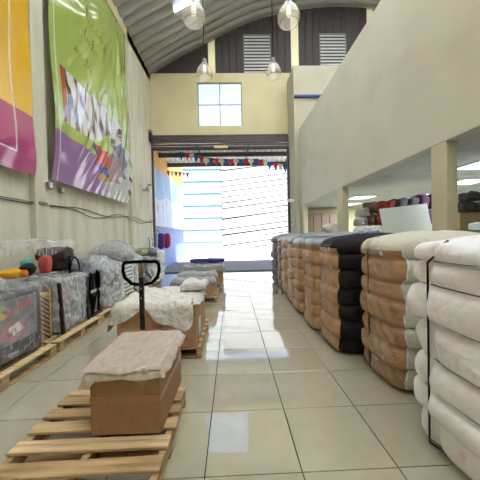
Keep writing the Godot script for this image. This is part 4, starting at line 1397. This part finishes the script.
	put("film_sheet", drape(0.28, 0.5, 0.45, func(a, s, t): return 0.14 + 0.05 * sin(a * 5.0), 0.05, 14), M["film"], cov)
	# dark carry handle of the second playpen
	var s := mb()
	var arc := []
	for k in 13:
		var t := PI * k / 12.0
		arc.append(Vector3(0.28, 0.80 + 0.24 * sin(t), -0.22 + 0.13 * cos(t)))
	tube(s, arc, 0.013, 6)
	put("carry_handle", s.commit(), M["black"], pen)
	for sz in [-1.0, 1.0]:
		put("splayed_leg", boxm(Vector3(0.05, 0.72, 0.06), 0.015), M["black"], pen, Vector3(0.395, 0.362, sz * 0.33), Vector3(0, 0, 0.06))
	# folded frames
	var fr := thing("folded_stroller_frame", "grey folded tubular frames standing between the wrapped bundles", "frame", Vector3(-2.45, 0.14, -4.74))
	for k in 5:
		s = mb()
		var zz := -0.14 + k * 0.07
		tube(s, [Vector3(0.05 * sin(k * 2.0), 0.02, zz), Vector3(0.02 + 0.03 * sin(k), 0.4, zz + 0.015 * sin(k * 3.0)), Vector3(0.03, 0.74 + 0.03 * sin(k * 1.7), zz)], 0.016 if k % 2 else 0.022, 8)
		put("frame_tube", s.commit(), mat_get("tube_grey", Color(0.66, 0.66, 0.67), 0.45) if k != 1 else M["black"], fr)
	put("frame_brace", boxm(Vector3(0.03, 0.05, 0.34), 0.01), mat_get("tube_grey", Color(0.66, 0.66, 0.67), 0.45), fr, Vector3(0.04, 0.42, 0))
	put("frame_foot", boxm(Vector3(0.08, 0.04, 0.36), 0.01), M["black"], fr, Vector3(0.03, 0.02, 0))
	put("grey_seat_fabric", soft(Vector3(0.4, 0.34, 0.3), 12, 0.35, 0.05, 0.06, 33), M["fabric_grey"], fr, Vector3(-0.27, 0.62, 0.0))
	wrapped("wrapped_bundle", "bulky film-wrapped bundle beside the white slatted crib", "bundle", Vector3(-2.68, 0.14, -5.42), Vector3(0.66, 0.80, 0.8), M["fabric_grey"], 26, 0.18)
	# crib
	var cb := thing("slatted_crib", "white crib with horizontal slats behind the pallet jack handle", "crib", Vector3(-2.75, 0.14, -6.3))
	for sx in [-1.0, 1.0]:
		for sz in [-1.0, 1.0]:
			put("post", boxm(Vector3(0.05, 0.74, 0.05), 0.01), M["white_metal"], cb, Vector3(sx * 0.28, 0.37, sz * 0.3))
		for k in 8:
			put("slat", boxm(Vector3(0.02, 0.05, 0.55), 0.006), M["white_metal"], cb, Vector3(sx * 0.285, 0.06 + k * 0.088, 0))
	put("back_panel", boxm(Vector3(0.5, 0.7, 0.02)), M["white_metal"], cb, Vector3(0, 0.36, -0.3))
	put("end_panel", boxm(Vector3(0.5, 0.7, 0.02)), M["white_metal"], cb, Vector3(0, 0.36, 0.3))
	# pale mound over them
	var mo := thing("plastic_covered_mound", "pale grey plastic-covered mound piled on top of the crib", "bundle", Vector3(-2.78, 0.95, -6.34))
	put("mound_body", soft(Vector3(0.72, 0.30, 0.8), 22, 0.4, 0.05, 0.05, 37, 0.12), M["grey_sheet"], mo)
	put("plastic_wrap", soft(Vector3(0.76, 0.33, 0.84), 22, 0.35, 0.05, 0.06, 38, 0.12), M["film"], mo, Vector3(0, 0, 0))
	# farther goods
	wrapped("wrapped_bundle", "tall white film-wrapped bundle past the crib", "bundle", Vector3(-2.72, 0.14, -7.0), Vector3(0.7, 0.85, 0.36), M["fabric_white"], 44, 0.12)
	var gb := wrapped("wrapped_bundle", "film-wrapped bundle with a sage green cloth on top", "bundle", Vector3(-2.75, 0.14, -7.6), Vector3(0.7, 0.8, 0.5), M["black_cloth"], 45, 0.1, "film")
	put("sage_cloth", soft(Vector3(0.62, 0.16, 0.5), 14, 0.4, 0.04, 0.05, 5), mat_get("sage", Color(0.55, 0.58, 0.45), 0.8), gb, Vector3(0, 0.84, 0))
	var pr := wrapped("wrapped_pram", "white film-wrapped pram with a glassy grey hood near the doorway", "pram", Vector3(-2.55, 0.14, -8.25), Vector3(0.8, 0.72, 0.55), M["fabric_white"], 46, 0.1)
	put("hood", soft(Vector3(0.62, 0.3, 0.5), 16, 0.45, 0.03, 0.05, 6), mat_get("hood_grey", Color(0.42, 0.47, 0.47), 0.3), pr, Vector3(-0.05, 0.72, 0))
	put("hood_trim", soft(Vector3(0.16, 0.42, 0.52), 14, 0.4, 0.03, 0.05, 7), M["white_sheet"], pr, Vector3(0.34, 0.5, 0))
	# cardboard offcuts on the floor behind the wide carton
	for k in 3:
		var oc := thing("wood_offcut", "short wooden offcut lying behind the wide carton", "offcut", Vector3(-1.8 + 0.05 * k, 0.0, -5.1 - 0.35 * k), 0.4 + 0.3 * k, "offcuts behind the wide carton")
		put("plank", boxm(Vector3(0.5, 0.06, 0.1), 0.006), M["wood%d" % k], oc, Vector3(0, 0.031, 0))
	# step ladder by the door
	var ld := thing("step_ladder", "small white step ladder leaning on the left wall by the doorway", "ladder", Vector3(-3.05, 0.0, -10.3))
	for sz in [-1.0, 1.0]:
		put("rail", boxm(Vector3(0.03, 1.5, 0.05), 0.005), M["grey_metal"], ld, Vector3(0, 0.75, sz * 0.2), Vector3(0, 0, 0.1))
	for k in 6:
		put("step", boxm(Vector3(0.1, 0.03, 0.36), 0.005), M["white_metal"], ld, Vector3(0.05 - 0.022 * k, 0.22 + k * 0.22, 0))

func _ready() -> void:
	nz.seed = 7
	nz.frequency = 0.01
	nz.fractal_octaves = 2
	# camera
	var cam := Camera3D.new()
	cam.position = Vector3(0, 1.46, 0)
	cam.rotation_degrees = Vector3(-0.9, -1.72, -1.3)
	cam.fov = 84.12
	cam.near = 0.05
	cam.far = 300
	add_child(cam)
	cam.current = true
	# sky, exposure
	var we := WorldEnvironment.new()
	var env := Environment.new()
	env.background_mode = Environment.BG_SKY
	var sky := Sky.new()
	var sm := ProceduralSkyMaterial.new()
	sm.sky_top_color = Color(0.62, 0.74, 0.90)
	sm.sky_horizon_color = Color(0.86, 0.90, 0.94)
	sm.ground_horizon_color = Color(0.75, 0.74, 0.72)
	sm.ground_bottom_color = Color(0.5, 0.49, 0.47)
	sm.sky_energy_multiplier = 1.2
	sky.sky_material = sm
	env.sky = sky
	env.tonemap_mode = Environment.TONE_MAPPER_LINEAR
	env.tonemap_exposure = 1.75
	env.sdfgi_enabled = true
	env.ssao_enabled = true
	env.ssil_enabled = true
	we.environment = env
	add_child(we)
	# sun from behind the hall: it lights the street, its facade and the roof
	var sun := DirectionalLight3D.new()
	sun.name = "sun"
	sun.rotation_degrees = Vector3(-74, 14, 0)
	sun.light_color = Color(1.0, 0.975, 0.945)
	sun.light_energy = 6.5
	sun.light_angular_distance = 1.0
	sun.shadow_enabled = true
	add_child(sun)
	make_materials()
	build_shell()
	build_door()
	build_outside()
	build_lamps()
	build_boxes()
	build_bales()
	build_store()
	build_banners()
	build_left_goods()
